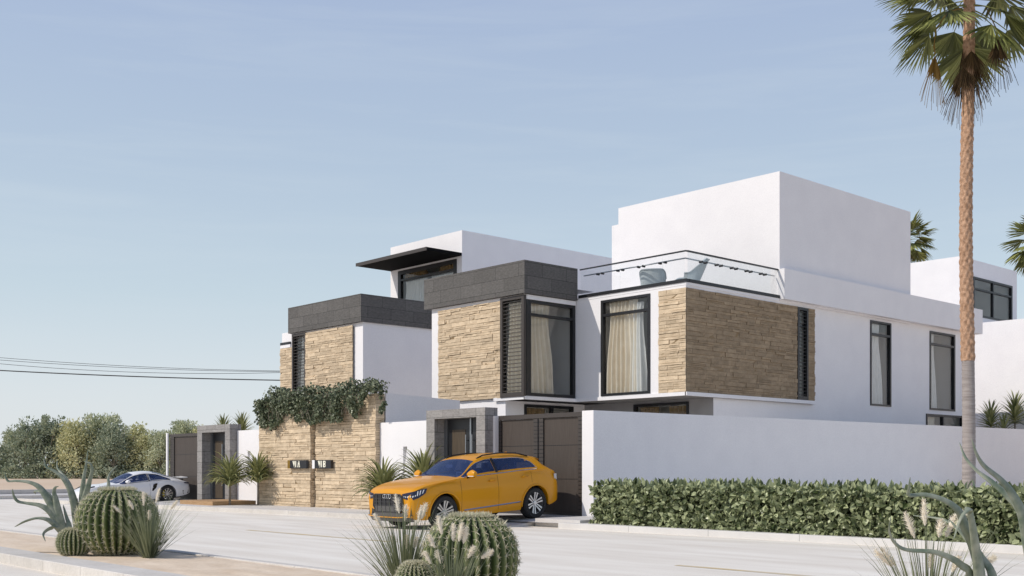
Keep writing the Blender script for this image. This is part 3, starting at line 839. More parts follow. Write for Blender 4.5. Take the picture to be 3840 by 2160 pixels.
for i in range(6000):
    x = rr.uniform(hx0, hx1); y = rr.uniform(hedge_front(x) + .05, 20.6)
    top = 1.0 + .07 * mnoise.noise((x * 1.6, y * 1.6, 2))
    hleaf(Vector((x, y, top - rr.random() * .15)), Vector((0, 0, 1)), rr, .8)
    if rr.random() < .1:
        q = Vector((x, y, top + .02)); leaf(m, q, Vector((rr.uniform(-.4, .4), rr.uniform(-.4, .4), 1)), rnd_dir(rr), rr.uniform(.13, .24), .1, .15)
for i in range(700):
    y = rr.uniform(19.35, 20.6); z = rr.uniform(.13, 1.1)
    hleaf(Vector((hx0 + rr.random() * .25, y, z)), Vector((-1, 0, 0)), rr)
m.build('foliage', LM['hedge'], hg)

# --- ivy hanging over the stone sign wall
iv = thing('climbing_plant', 'dark green ivy tumbling over the top of the stone sign wall', 'ivy', U((-30, 19.2, 3.66)))
VT = [(-33.46, 3.57), (-33.4, 3.79), (-33.0, 3.87), (-32.53, 4.08), (-31.97, 4.09), (-31.6, 3.95), (-31.2, 3.95), (-30.58, 4.05), (-30.02, 3.98), (-29.18, 3.99), (-28.82, 4.08), (-28.38, 4.04), (-27.98, 4.08), (-27.6, 3.98), (-27.37, 3.95), (-26.96, 4.09), (-26.59, 3.92), (-26.52, 3.7), (-27.22, 3.64), (-27.41, 3.38), (-27.68, 2.96), (-27.83, 2.92), (-28.14, 3.24), (-28.26, 3.38), (-28.42, 3.25), (-28.46, 2.94), (-28.78, 2.77), (-29.18, 2.89), (-29.68, 2.91), (-30.23, 2.81), (-30.58, 3.03), (-30.8, 2.97), (-30.97, 2.88), (-31.33, 3.17), (-31.69, 3.35), (-31.97, 3.1), (-31.99, 2.81), (-32.48, 2.7), (-32.81, 2.86), (-33.15, 2.77), (-33.4, 2.9), (-33.49, 3.05)]
def inside(x, z, poly):
    c = False; n = len(poly)
    for i in range(n):
        (x1, z1), (x2, z2) = poly[i], poly[i - 1]
        if (z1 > z) != (z2 > z) and x < (x2 - x1) * (z - z1) / (z2 - z1) + x1: c = not c
    return c
rr = R(42); m = M(); n_ = 0; tw = M()
while n_ < 7200:
    x = rr.uniform(-33.7, -26.4); z = rr.uniform(2.6, 4.15)
    jx, jz = x + .07 * mnoise.noise((x * 4, z * 4, 1)), z + .12 * mnoise.noise((x * 3, z * 3, 7))
    if not inside(jx, jz, VT): continue
    if mnoise.noise((x * 2.3, z * 2.3, 4)) < -.42: continue
    bulge = .20 + .22 * mnoise.noise((x * 1.7, z * 1.7, 0)) + .16 * max(0, (z - 3.2))
    y = 19.12 - bulge * rr.random() ** .6 + (.5 * rr.random() if z > 3.72 else 0)
    p = Vector(U((x, y, z)))
    out = Vector((0, -1, .25)); L = rr.uniform(.07, .125)
    d = (rnd_dir(rr) + Vector((0, -.4, -.5))).normalized()
    leaf(m, p, d, (out + rnd_dir(rr) * .9).normalized(), L, L * .85, .2); n_ += 1
for cx, cz, r_, k in ((-26.66, 3.62, .06, 40), (-26.67, 3.5, .03, 14), (-26.5, 3.3, .09, 70), (-26.6, 3.18, .1, 90), (-26.66, 3.08, .06, 40), (-28.0, 2.98, .05, 20), (-27.6, 3.3, .05, 14)):
    for _ in range(k):
        q = Vector(U((cx, 19.16, cz))) + rnd_dir(rr) * r_ * rr.random() ** .4
        leaf(m, q, rnd_dir(rr), rnd_dir(rr), .075, .06, .2)
m.build('foliage', LM['vine'], iv)
for i in range(26):
    x = rr.uniform(-33.2, -26.7); pts = []; y = 19.1; z = 3.75
    for s in range(6):
        pts.append(U((x, y - .12 - .05 * s * .3, z))); x += rr.uniform(-.14, .14); z -= rr.uniform(.08, .2)
    tw.tube(pts, .008, 4)
tw.tube([U(p) for p in ((-26.9, 19.05, 3.72), (-26.68, 19.14, 3.68), (-26.66, 19.16, 3.4), (-26.6, 19.17, 3.15))], .008, 4)
tw.build('stems', MT['bark'], iv)

# --- trees of the far wood
def tree(name, kind, seed, H=6.2, Wd=3.4):
    rr = R(seed); t = thing(name, '', 'tree', (0, 0, 0), local=True)
    m = M(); tops = []
    nb = rr.randint(6, 8)
    m.tube([(0, 0, 0), (.05, 0, H * .12), (0, .05, H * .25)], [.2, .16, .13], 7)
    for i in range(nb):
        a = 2 * PI * i / nb + rr.uniform(-.3, .3); q = rr.uniform(.3, 1)
        e = Vector((math.cos(a) * Wd * .75 * q, math.sin(a) * Wd * .75 * q, H * rr.uniform(.55, .92)))
        s = Vector((0, 0, H * rr.uniform(.1, .25))); md = (s + e) / 2 + Vector((rr.uniform(-.3, .3), rr.uniform(-.3, .3), -.2))
        m.tube([s, md, e], [.09, .06, .025], 5); tops.append(e)
        for _ in range(2):
            e2 = md.lerp(e, .4) + rnd_dir(rr) * rr.uniform(.6, 1.3); m.tube([md.lerp(e, .3), e2], [.04, .015], 4); tops.append(e2)
    m.build('trunk', MT['twig'], t)
    cl = []
    for e in tops: cl.append((e, rr.uniform(.5, .95)))
    for _ in range(46):
        a = rr.uniform(0, 2 * PI); zz = rr.random() ** .9; q = Wd * (1 - .75 * zz ** 2.2) * rr.uniform(.45, 1)
        cl.append((Vector((math.cos(a) * q, math.sin(a) * q, .25 + zz * H * .86)), rr.uniform(.45, .95)))
    for _ in range(5):   # spires poking out at the top
        a = rr.uniform(0, 2 * PI); q = Wd * rr.uniform(0, .6)
        for s in range(3): cl.append((Vector((math.cos(a) * q, math.sin(a) * q, H * (.78 + .09 * s))), .34 - .05 * s))
    m = M()
    for c, r_ in cl:
        for _ in range(int(150 * r_)):
            d = rnd_dir(rr); p = c + Vector((d.x, d.y, d.z * 1.15)) * r_ * rr.random() ** .45
            if p.z < .05: continue
            L = rr.uniform(.16, .34); leaf4(m, p, (d + rnd_dir(rr) * .7 + Vector((0, 0, .5))), rnd_dir(rr), L, L * .55)
    m.build('crown', LM[kind], t)
    return t
protos = [tree('tree', 'treeD', 51, 6.3, 2.5), tree('tree', 'treeY', 52, 5.9, 2.7), tree('tree', 'treeG', 53, 6.1, 2.5)]
TR = [  # offset along the wood edge, depth, kind, scale, label
    (-2.6, 0, 0, .88, 'dark bushy tree at the far left edge of the wood'),
    (.1, 2, 2, .84, 'olive tree low between two dark trees at the left of the wood'),
    (2.3, 0, 0, .93, 'dark tree just left of the tallest dark tree of the wood'),
    (4.3, .6, 0, 1.08, 'tallest dark tree with upright top shoots in the left half of the wood'),
    (6.3, 2.5, 2, .84, 'olive tree filling the dip between the tall dark tree and the yellowish trees'),
    (7.9, 0, 1, 1.04, 'broad yellow-green tree left of the middle of the wood'),
    (10.4, 1.2, 2, 1.13, 'tallest pale olive tree in the middle of the wood'),
    (12.1, -.6, 0, .93, 'dark tree right of the tallest olive tree'),
    (13.5, 2, 1, .98, 'narrow yellow-green tree behind the white car roof'),
    (15.3, .5, 1, .80, 'low yellow-green bushy tree left of the dark gate'),
    (17.3, -.5, 2, .84, 'olive bushy tree right beside the dark gate'),
    (18.9, 2, 2, 1.02, 'pale tree with slim top shoots rising behind the dark gate'),
    (21.6, 1, 1, .92, 'yellowish tree whose top shows between gate and left doorway'),
    (24.5, 2, 0, .8, 'dark tree mostly hidden behind the left doorway')]
# wood edge: along a line facing the road's end
e0 = Vector((-125.8, 40.2, .28)); ed = Vector((.6745, .7383, 0))
rr = R(60)
for i, (a, dj, k, sc, lab) in enumerate(TR):
    p = e0 + ed * a + Vector((-.74, .67, 0)) * (dj + 1)
    p.z = .28
    if k is not None and protos[k].get('used') is None:
        o = protos[k]; o['used'] = 1; o.location = p; o.scale = (sc,) * 3; o.rotation_euler = (0, 0, rr.uniform(0, 6))
        o['label'] = lab
    else: o = copy_thing(protos[k], p, rr.uniform(0, 6), lab, (sc * rr.uniform(.95, 1.1), sc * rr.uniform(.95, 1.1), sc))
    o['group'] = 'trees of the wood at the end of the road'
for o in protos:
    if 'used' in o: del o['used']
for o in list(COL.objects):
    if 'used' in o: del o['used']
# dark undergrowth along the foot of the wood
m = M(); rr = R(61)
for i in range(9000):
    a = rr.uniform(-7, 30); b = rr.random() * 4
    h_ = (1.3 + .7 * mnoise.noise((a * .6, b, 0))) * (.5 + .5 * min(1, b))
    p = e0 + ed * a + Vector((-.74, .67, 0)) * (b - 1.2); p.z = .28 + h_ * rr.random()
    L = rr.uniform(.2, .4); leaf4(m, p, rnd_dir(rr) + Vector((0, 0, .6)), rnd_dir(rr), L, L * .55)
o = m.build('undergrowth', LM['treeD']); tag(o, 'dark low undergrowth along the foot of the wood', 'undergrowth', None, 'stuff')

# --- spiky yuccas
def yucca(label, loc, H, Lf, n, seed, group, droop=.5, spread=1.0, sc=1.0, z0=0.1):
    rr = R(seed); t = thing('yucca', label, 'yucca', loc, group)
    x, y, z = loc; m = M(); m.tube([(x, y, z - .05), (x + .01, y, z + H * .5), (x, y, z + H)], [.045, .04, .04], 8)
    m.build('stem', MT['bark'], t)
    m = M()
    for i in range(n):
        u = (i + .5) / n; a = i * 2.39996 + rr.uniform(-.2, .2)
        tilt = (.08 + 1.45 * u ** .85) * spread
        L = Lf * rr.uniform(.8, 1.1) * (1 - .25 * u)
        base = Vector((x, y, z + H - .14 * u * H)); pts = []
        hd = Vector((math.cos(a), math.sin(a), 0))
        th = tilt; p = base.copy(); seg = 6
        s = Vector((-math.sin(a), math.cos(a), 0)); rows = []
        for k in range(seg + 1):
            f = k / seg; wdt = .031 * sc * (math.sin(PI * min(1, .18 + f * .82)) ** .7 if f < 1 else .02) * (Lf / .8) ** .5
            dr = hd * math.sin(th) + Vector((0, 0, math.cos(th)))
            nn = hd * math.cos(th) - Vector((0, 0, math.sin(th)))
            rows.append([p - s * wdt - nn * wdt * .5, p, p + s * wdt - nn * wdt * .5])
            p = p + dr * L / seg; th += droop * (L / seg) * (1.2 + u) * (.3 + f) * 1.3
        m.grid(rows)
    m.build('leaves', LM['yucca'], t)
    return t
G1, G2, G3, G4 = 'yuccas at the foot of the left garden wall', 'yuccas behind the left garden wall', 'yuccas by the right garden wall', 'yuccas behind the boundary wall'
yucca('large yucca with arching leaves in front of the left doorway', (-36.35, 19.5, .12), .75, 1.4, 130, 71, G1, .9, .68)
yucca('yucca on a bare stem beside the left edge of the stone sign wall', (-35.75, 20.3, .12), .9, 1.3, 120, 72, G1, .9, .68)
yucca('yucca with long leaves against the right end of the stone sign wall', (-27.35, 19.75, .12), .5, 1.4, 150, 75, G3, .8, .72)
yucca('yucca standing against the white wall left of the right-hand doorway', (-26.35, 20.5, .12), .75, 1.45, 115, 76, G3, .6, .66)
def yb(px_, y_, Z):
    u = (px_ - 1920) / 4180; return (-.7383 * Z + .6745 * u * Z, .6745 * Z + .7383 * u * Z, .1), 1.45 + (1755 - y_) / 4180 * Z - .1
for lab, px_, y_, Z, Lf, n, sd_, gr_ in (('left yucca crown behind the boundary wall right of the palm trunk', 3716, 1572, 50, .98, 80, 77, G4), ('right yucca crown behind the boundary wall near the picture edge', 3806, 1545, 50.6, 1.12, 90, 78, G4), ('low yucca crown between the two taller ones behind the boundary wall', 3764, 1600, 49, .8, 55, 79, G4), ('smaller yucca top just above the left doorway', 838, 1606, 49, .75, 70, 73, G2), ('larger yucca top above the left garden wall', 908, 1606, 49.5, .85, 85, 74, G2)):
    loc_, h_ = yb(px_, y_, Z); yucca(lab, loc_, h_, Lf, n, sd_, gr_, .4, .98, 1.2)

# --- golden barrel cacti
def cactus(label, c, rad, hgt, ribs, nar, seed, spn, group, woolr=.2):
    """c: base centre"""
    rr = R(seed); t = thing('barrel_cactus', label, 'cactus', c, group)
    cx, cy, cz = c
    m = M(); nu = ribs * 6; nv = 34; rows = []; tone = []
    def prof(v):
        """v 0 bottom .. 1 top -> radius, height"""
        a = -PI * .5 + PI * v
        r_ = abs(math.cos(a)) ** .78; z = math.sin(a); z = math.copysign(abs(z) ** .95, z)
        return r_ * rad, cz + hgt * .5 + z * hgt * .5 - (.05 * hgt * max(0, v - .93) / .07 if v > .93 else 0)
    def point(u, v):
        r_, z = prof(v)
        a = 2 * PI * u
        k = abs(math.sin(ribs * a / 2))     # 1 at crest
        crest = k ** .75
        rr_ = r_ * (1 - .2 * (1 - crest) * min(1, r_ / rad * 1.5)) + .002
        return (cx + rr_ * math.cos(a), cy + rr_ * math.sin(a), z), crest
    for j in range(nv + 1):
        row = []
        for i in range(nu):
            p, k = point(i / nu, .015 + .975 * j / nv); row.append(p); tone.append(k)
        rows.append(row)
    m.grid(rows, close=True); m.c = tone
    m.build('body', CACT, t, smooth=True)
    sp = M()
    for k in range(ribs):
        u = (k + .5) / ribs
        for q in range(nar):
            v = .1 + .86 * (q + rr.uniform(-.15, .15)) / nar
            p, _ = point(u, v); p2, _ = point(u, min(.99, v + .01)); p0, _ = point(u, v - .01)
            p = Vector(p); a = 2 * PI * u
            if v > .84 and rr.random() < .45: continue
            tang = (Vector(p2) - Vector(p0)).normalized()
            side = Vector((-math.sin(a), math.cos(a), 0)); nrm = side.cross(tang).normalized()
            nb = 6
            for b in range(nb):
                al = 2 * PI * b / nb + rr.uniform(-.3, .3)
                d = (nrm * rr.uniform(.25, .75) + (side * math.cos(al) + tang * math.sin(al))).normalized() if b else nrm
                L = spn * rr.uniform(.7, 1.1); wv = d.cross(nrm if b else side).normalized() * .005 * (rad / .48) ** .5
                e = p + d * L
                w2 = d.cross(wv).normalized() * wv.length
                sp.add([p + wv, p - wv * .5 + w2, p - wv * .5 - w2, e], [(0, 1, 3), (1, 2, 3), (2, 0, 3)])
    sp.build('spines', MT['spine'], t)
    wl = M()
    for _ in range(int(900 * (rad / .5))):
        a = rr.uniform(0, 2 * PI); q = rr.random() ** .5 * woolr * rad * 1.9
        v = 1 - .5 * (q / rad) * .62
        r_, z = prof(max(.5, v))
        p = Vector((cx + r_ * math.cos(a), cy + r_ * math.sin(a), z + .0))
        d = Vector((math.cos(a) * .5, math.sin(a) * .5, 1)) + rnd_dir(rr) * .7; L = spn * rr.uniform(.45, .9)
        leaf4(wl, p, d, rnd_dir(rr), L, .007)
    wl.build('woolly_crown', MT['wool'], t)
    return t
CACT = mat('cactus skin', (.07, .09, .03), .5, spec=.35)
_nt, _b, _N = nodes(CACT)
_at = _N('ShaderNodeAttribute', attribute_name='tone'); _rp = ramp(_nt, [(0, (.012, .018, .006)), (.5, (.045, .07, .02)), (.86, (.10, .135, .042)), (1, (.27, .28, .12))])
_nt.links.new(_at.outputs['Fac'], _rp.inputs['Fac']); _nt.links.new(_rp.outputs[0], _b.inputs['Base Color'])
GC = 'golden barrel cacti on the median'
cactus('large round barrel cactus in the left planting with grass against its right side', (-16.55, 7.0, .12), .6, 1.02, 30, 15, 81, .075, GC)
cactus('small pale barrel cactus left of the large one in the left planting', (-16.75, 6.42, .12), .25, .43, 24, 15, 82, .04, GC, .3)
cactus('large round barrel cactus in the middle planting below the orange car', (-8.47, 7.18, .12), .475, .87, 28, 14, 83, .062, GC)
cactus('small pale barrel cactus low in the middle planting, cut by the lower picture edge', (-8.3, 6.35, .12), .185, .46, 24, 16, 84, .036, GC, .3)

# --- fountain grass
def grass(label, c, H, n, spread, heads, seed, group):
    rr = R(seed); t = thing('fountain_grass', label, 'grass clump', c, group)
    m = M(); C0 = Vector(c)
    def blade(base, a, tilt, L, wd, droop, seg=6):
        hd = Vector((math.cos(a), math.sin(a), 0)); s = Vector((-math.sin(a + .7), math.cos(a + .7), 0)); p = base.copy(); th = tilt; rows = []
        pts = [p.copy()]
        for k in range(seg + 1):
            f = k / seg; wv = s * wd * (1 - f ** 2) * .5
            rows.append([p - wv, p + wv]); pts.append(p.copy())
            p = p + (hd * math.sin(th) + Vector((0, 0, math.cos(th)))) * L / seg; th += droop * f
        m.grid(rows); return rows[-1][0], th, hd
    for i in range(n):
        a = rr.uniform(0, 2 * PI); q = rr.random() ** .6
        base = C0 + Vector((math.cos(a), math.sin(a), 0)) * .10 * q * rr.random()
        tilt = spread * q * rr.uniform(.6, 1.15)
        blade(base, a + rr.uniform(-.5, .5), tilt, H * rr.uniform(.5, 1.05), rr.uniform(.007, .015), rr.uniform(.0, .22) * (.4 + q))
    hds = []
    for (dx, dz, lean, L) in heads:
        # a straight culm ending in a plume; dx is the sideways offset of the head seen from the road
        sd = Vector((.6745, .7383, 0)); bk = Vector((-.7383, .6745, 0))
        e = C0 + sd * dx + bk * rr.uniform(-.08, .08) + Vector((0, 0, dz)); b = C0 + sd * dx * .2
        mid = b.lerp(e, .55) - sd * dx * .12
        pts = [b, mid, e]; tb = M(); m.tube([b, b.lerp(mid, .5), mid, mid.lerp(e, .6), e], [.004, .004, .0035, .003, .003], 4)
        ax = ((e - mid).normalized() + sd * lean).normalized(); hds.append((e, ax, L))
    m.build('blades', LM['grass'], t)
    for e, ax, L in hds:
        h = M(); pts = [e + ax * L * k / 6 for k in range(7)]
        h.tube(pts, [.006, .013, .016, .016, .014, .01, .003], 6)
        o1 = ax.orthogonal().normalized(); o2 = ax.cross(o1)
        for k in range(230):
            f = rr.random(); a = rr.uniform(0, 2 * PI); rad = .03 * math.sin(PI * (.12 + .8 * f)) + .006
            d = (o1 * math.cos(a) + o2 * math.sin(a)) + ax * rr.uniform(.5, 1.3)
            leaf4(h, e + ax * L * f, d, rnd_dir(rr), rad * rr.uniform(1.0, 1.9), .004)
        h.build('flower_spike', MT['plume'], t)
    return t
GG = 'fountain grass clumps on the median'
grass('fountain grass clump to the right of the large cactus in the left planting', (-15.66, 7.1, .12), 1.05, 330, .85, [(-.05, .78, .05, .2), (.12, .82, .1, .22), (.3, .72, .25, .16), (-.42, .66, -.35, .17), (.02, .55, 0, .16), (-.2, .72, -.2, .15)], 91, GG)
grass('fountain grass clump with tall plumes behind the small cactus of the middle planting', (-9.25, 6.95, .12), 1.05, 400, .75, [(-.22, .72, -.25, .16), (-.06, .86, -.15, .2), (.0, .78, .05, .17), (.14, .76, .0, .18), (.17, .8, .05, .17), (-.1, .5, -.1, .14), (.02, .5, 0, .14), (.1, .5, .05, .12)], 92, GG)
grass('fountain grass clump standing in front of the large cactus of the middle planting', (-7.95, 6.5, .12), .8, 190, .55, [(-.08, .72, -.12, .17), (.02, .66, 0, .16), (.08, .66, .05, .17), (.12, .64, 0, .15), (-.14, .6, -.25, .13), (-.17, .45, -.25, .13), (-.08, .45, -.15, .13), (.16, .5, .15, .12), (.28, .5, .7, .13)], 93, GG)
grass('fountain grass clump among the big curling leaves at the lower right', (-4.14, 8.07, .12), 1.0, 190, .7, [(-.12, .80, -.25, .21), (.0, .89, -.03, .2), (.1, .80, .0, .14), (.17, .80, .2, .19), (.23, .86, .25, .17), (-.27, .58, -.5, .19), (-.22, .58, -.4, .17), (.05, .55, 0, .14), (.175, .54, .1, .13), (.42, .60, .8, .11)], 94, GG)

# --- agaves with long curling leaves
MT['agave'] = noisy('agave leaf', (.13, .175, .12), (.38, .39, .30), 9, .55, .05, 30, spec=.4)
sdv = Vector((.6745, .7383, 0)); dpv = Vector((-.7383, .6745, 0))
def agave(label, base, leaves, group, wbase):
    g0 = (base[0], base[1], .12)
    t = thing('agave', label, 'agave', g0, group)
    B = Vector(base)
    for pts, w_, dj in leaves:
        # control points: sideways, height, in metres from the base; leaf lies in its own leaning plane
        P = [Vector(g0) + sdv * pts[0][0] * .3] if base[2] > .2 else []
        for k, (s, z) in enumerate(pts): P.append(B + sdv * s + Vector((0, 0, z)) + dpv * dj * (k / max(1, len(pts) - 1)) ** 1.2)
        # Catmull-Rom
        Q = [P[0] * 2 - P[1]] + P + [P[-1] * 2 - P[-2]]; C = []
        for i in range(1, len(Q) - 2):
            for s in range(5):
                u = s / 5; a, b, c, d = Q[i - 1], Q[i], Q[i + 1], Q[i + 2]
                C.append(.5 * ((2 * b) + (c - a) * u + (2 * a - 5 * b + 4 * c - d) * u * u + (3 * b - a - 3 * c + d) * u ** 3))
        C.append(P[-1]); n = len(C) - 1; m = M(); rows = []
        for i, c in enumerate(C):
            f = i / n; tg = (C[min(i + 1, n)] - C[max(i - 1, 0)]).normalized()
            sd = (tg.cross(sdv.cross(Vector((0, 0, 1))) * -1)); nn = sd
            side = dpv * .8 + sdv * .35; side = (side - tg * side.dot(tg)).normalized(); nn = tg.cross(side).normalized()
            if nn.z < 0 and False: nn = -nn
            wd = w_ * ((1 - f) ** .62 * .92 + .05) * (.85 + .3 * math.sin(PI * min(1, f * 1.6)))
            th = wd * .24
            row = []
            for q in range(12):
                a = 2 * PI * q / 12; x, y = math.cos(a), math.sin(a)
                row.append(c + side * wd * .5 * x + nn * (th * y + wd * .22 * x * x))
            rows.append(row)
        m.grid(rows, close=True)
        k = len(m.v) - 12; m.f.append(tuple(range(k, k + 12))); m.mi.append(0)
        m.build('leaf', MT['agave'], t, smooth=True)
    return t
def px(lst, ox, oy, sc, Z, bx, by):
    """outline points taken from a sketch, turned into metres about the plant's base"""
    return [((x - bx) / sc * Z / 4180, -(y - by) / sc * Z / 4180) for x, y in lst]
a1 = lambda l: px(l, 0, 1750, 2.862, 17.9, 700, 740)
a2 = lambda l: px(l, 0, 1750, 2.862, 18.2, 880, 640)
GA = 'agaves on the median'
agave('agave with long curling leaves reaching left behind the small cactus', (-18.05, 6.78, .364), [
    (a1([(690, 735), (680, 640), (610, 480), (530, 330), (440, 210), (330, 160), (200, 150), (125, 150), (95, 75)]), .20, -.15),
    (a1([(690, 730), (650, 620), (570, 480), (470, 410), (330, 385), (255, 365), (225, 310), (222, 235)]), .17, -.3),
    (a1([(690, 730), (645, 640), (560, 560), (450, 545), (360, 575), (288, 630)]), .16, -.45),
    (a1([(705, 735), (680, 640), (640, 470), (615, 340), (600, 270), (620, 220), (655, 212)]), .19, -.1),
    (a1([(690, 720), (600, 470), (500, 300), (400, 270), (305, 265), (298, 300)]), .13, .3),
    (a1([(690, 730), (640, 645), (585, 655), (560, 710), (625, 780)]), .12, -.5),
    (a1([(720, 740), (740, 640), (700, 540), (650, 410)]), .18, .1)], GA, .1)
agave('agave with upright whip-like leaves behind the large cactus of the left planting', (-18.17, 7.09, .498), [
    (a2([(850, 640), (835, 500), (815, 380), (770, 230), (690, 110), (600, 40), (525, 0), (500, -80)]), .19, -.1),
    (a2([(845, 640), (815, 420), (750, 240), (680, 130), (600, 60), (545, 10), (522, -85)]), .12, .35),
    (a2([(905, 640), (890, 450), (890, 250), (898, 100), (908, 0), (925, -190)]), .17, .1),
    (a2([(885, 640), (900, 450), (945, 300), (985, 160), (1018, 40), (1005, -30), (940, -62)]), .17, -.15),
    (a2([(960, 640), (1080, 400), (1135, 290), (1152, 200), (1140, 120), (1165, 50), (1225, -22)]), .13, .2),
    (a2([(930, 650), (920, 560), (960, 480)]), .18, .0)], GA, .1)
a3 = lambda l: px(l, 3200, 1620, 2.683, 8.3, 1320, 2020)
agave('agave with broad grey-green leaves bending left at the lower right', (-3.77, 8.2, .223), [
    (a3([(1320, 2020), (1290, 1449), (1210, 1150), (1110, 950), (1040, 810), (950, 730), (820, 665), (640, 622), (475, 625), (452, 560), (445, 450)]), .15, -.3),
    (a3([(1300, 2020), (1240, 1400), (1150, 1050), (1050, 800), (960, 772), (830, 850), (705, 1030)]), .14, -.6),
    (a3([(1290, 2020), (1180, 1449), (1050, 1320), (900, 1240), (700, 1180), (420, 1155), (270, 1080), (185, 960), (165, 820)]), .11, -.5),
    (a3([(1400, 2020), (1440, 1449), (1330, 1250), (1200, 1050), (1080, 880)]), .14, .2),
    (a3([(1440, 2020), (1480, 1500), (1400, 1270), (1330, 1110), (1240, 970), (1130, 900), (910, 875)]), .12, .6)], GA, .1)
a4 = lambda l: px(l, 3200, 1620, 2.683, 8.6, 1900, 2000)
agave('agave at the right picture edge with two long whips crossing the palm trunk', (-3.59, 8.82, .195), [
    (a4([(1860, 2000), (1790, 1400), (1717, 1050), (1650, 820), (1520, 610), (1380, 470), (1210, 350), (1110, 240), (1030, 80)]), .17, -.3),
    (a4([(1900, 2000), (1830, 1300), (1740, 850), (1600, 640), (1450, 490), (1350, 400), (1260, 280), (1232, 180), (1228, 100)]), .11, .3)], GA, .1)

# --- dry stalk lying on the sand
m = M(); m.tube([(-17.75, 6.2, .145), (-17.5, 6.35, .15), (-17.2, 6.55, .14)], .006, 5)
o = m.build('dry_stalk', MT['bark'], None, origin=(-17.5, 6.35, .13)); tag(o, 'thin dry stalk lying on the sand left of the small cactus', 'stick')
# ------------------------------------------------------------------ palms
def pal_trunk(m, p, h, r0, r1, z0, z1, seed, scale=False, n=26):
    rows = []; rr = R(seed); k = max(8, int((z1 - z0) / (.03 if scale else .06)))
    for j in range(k + 1):
        f = j / k; z = z0 + (z1 - z0) * f; r = r0 + (r1 - r0) * f; row = []
        cx = p[0] + .03 * math.sin(z * .6); cy = p[1] + .03 * math.cos(z * .5)
        for i in range(n):
            a = 2 * PI * i / n
            if scale:
                u = a / (2 * PI) * 8; v = z / .17
                q = (abs(((u + v * .5) % 1) - .5) + abs(((u - v * .5) % 1) - .5))
                rq = r * (.9 + .34 * q + .05 * mnoise.noise((a * 3, z * 9, seed)))
            else:
                rq = r * (1 + .025 * math.sin(z * 2 * PI / .13) + .02 * mnoise.noise((a * 2, z * 4, 3)))
            row.append((cx + rq * math.cos(a), cy + rq * math.sin(a), z))
        rows.append(row)
    m.grid(rows, close=True)
def fan_frond(C, az, el, pet, rad, seed, droop=.35, seg=30, arc=2.5, dead=False, wmul=1.0, lead=None):
    """petiole from crown centre C, then a fan of folded blades"""
    rr = R(seed); m = M()
    hd = Vector((math.cos(az) * math.cos(el), math.sin(az) * math.cos(el), math.sin(el)))
    side = Vector((-math.sin(az), math.cos(az), 0)); p = C.copy(); pts = [p.copy()]; d = hd.copy()
    for k in range(4):
        p = p + d * pet / 4; d = (d + Vector((0, 0, -.10 if not dead else -.35))).normalized(); pts.append(p.copy())
    m.tube(pts, [.022, .018, .015, .013, .012], 5)
    if lead: m.tube(lead + [C], [.014] * (len(lead) + 1), 5)
    nn = side.cross(d).normalized() * -1
    tw = rr.uniform(-.3, .3)
    side, nn = side * math.cos(tw) + nn * math.sin(tw), nn * math.cos(tw) - side * math.sin(tw)
    for i in range(seg):
        f = (i + .5) / seg - .5; a = f * arc
        dr = (d * math.cos(a) + side * math.sin(a) - nn * .25 * abs(math.sin(a))).normalized()
        L = rad * (1 - .35 * abs(f) ** 1.5) * rr.uniform(.9, 1.08)
        ws = rad * arc / seg * .92 * wmul
        sd = (side * math.cos(a) - d * math.sin(a)).normalized(); q = p.copy(); rows = []; dd = dr.copy()
        K = 6
        for k in range(K + 1):
            g = k / K
            wv = ws * (g / .5 if g < .5 else (1 - ((g - .5) / .5) ** 1.2)) * .5 + .002
            if dead: wv = ws * .5 * (g / .4 if g < .4 else max(.2, .42 * (1 - g))) + .001
            fold = nn * wv * (.5 if i % 2 else -.5)
            rows.append([q - sd * wv + fold, q, q + sd * wv + fold])
            q = q + dd * L / K
            gr = droop * max(0, g - .35) * rr.uniform(.6, 1.5) * (2.2 if dead else 1)
            dd = (dd + Vector((0, 0, -gr)) + (sd * rr.uniform(-.04, .04))).normalized()
        m.grid(rows)
    return m
MT['palmring'] = noisy('ringed palm trunk', (.27, .235, .22), (.42, .37, .345), 3, .9, .5, 60, (1, 1, 9))
MT['palmboot'] = noisy('woven palm boots', (.30, .17, .10), (.58, .37, .245), 14, .9, .4, 40)
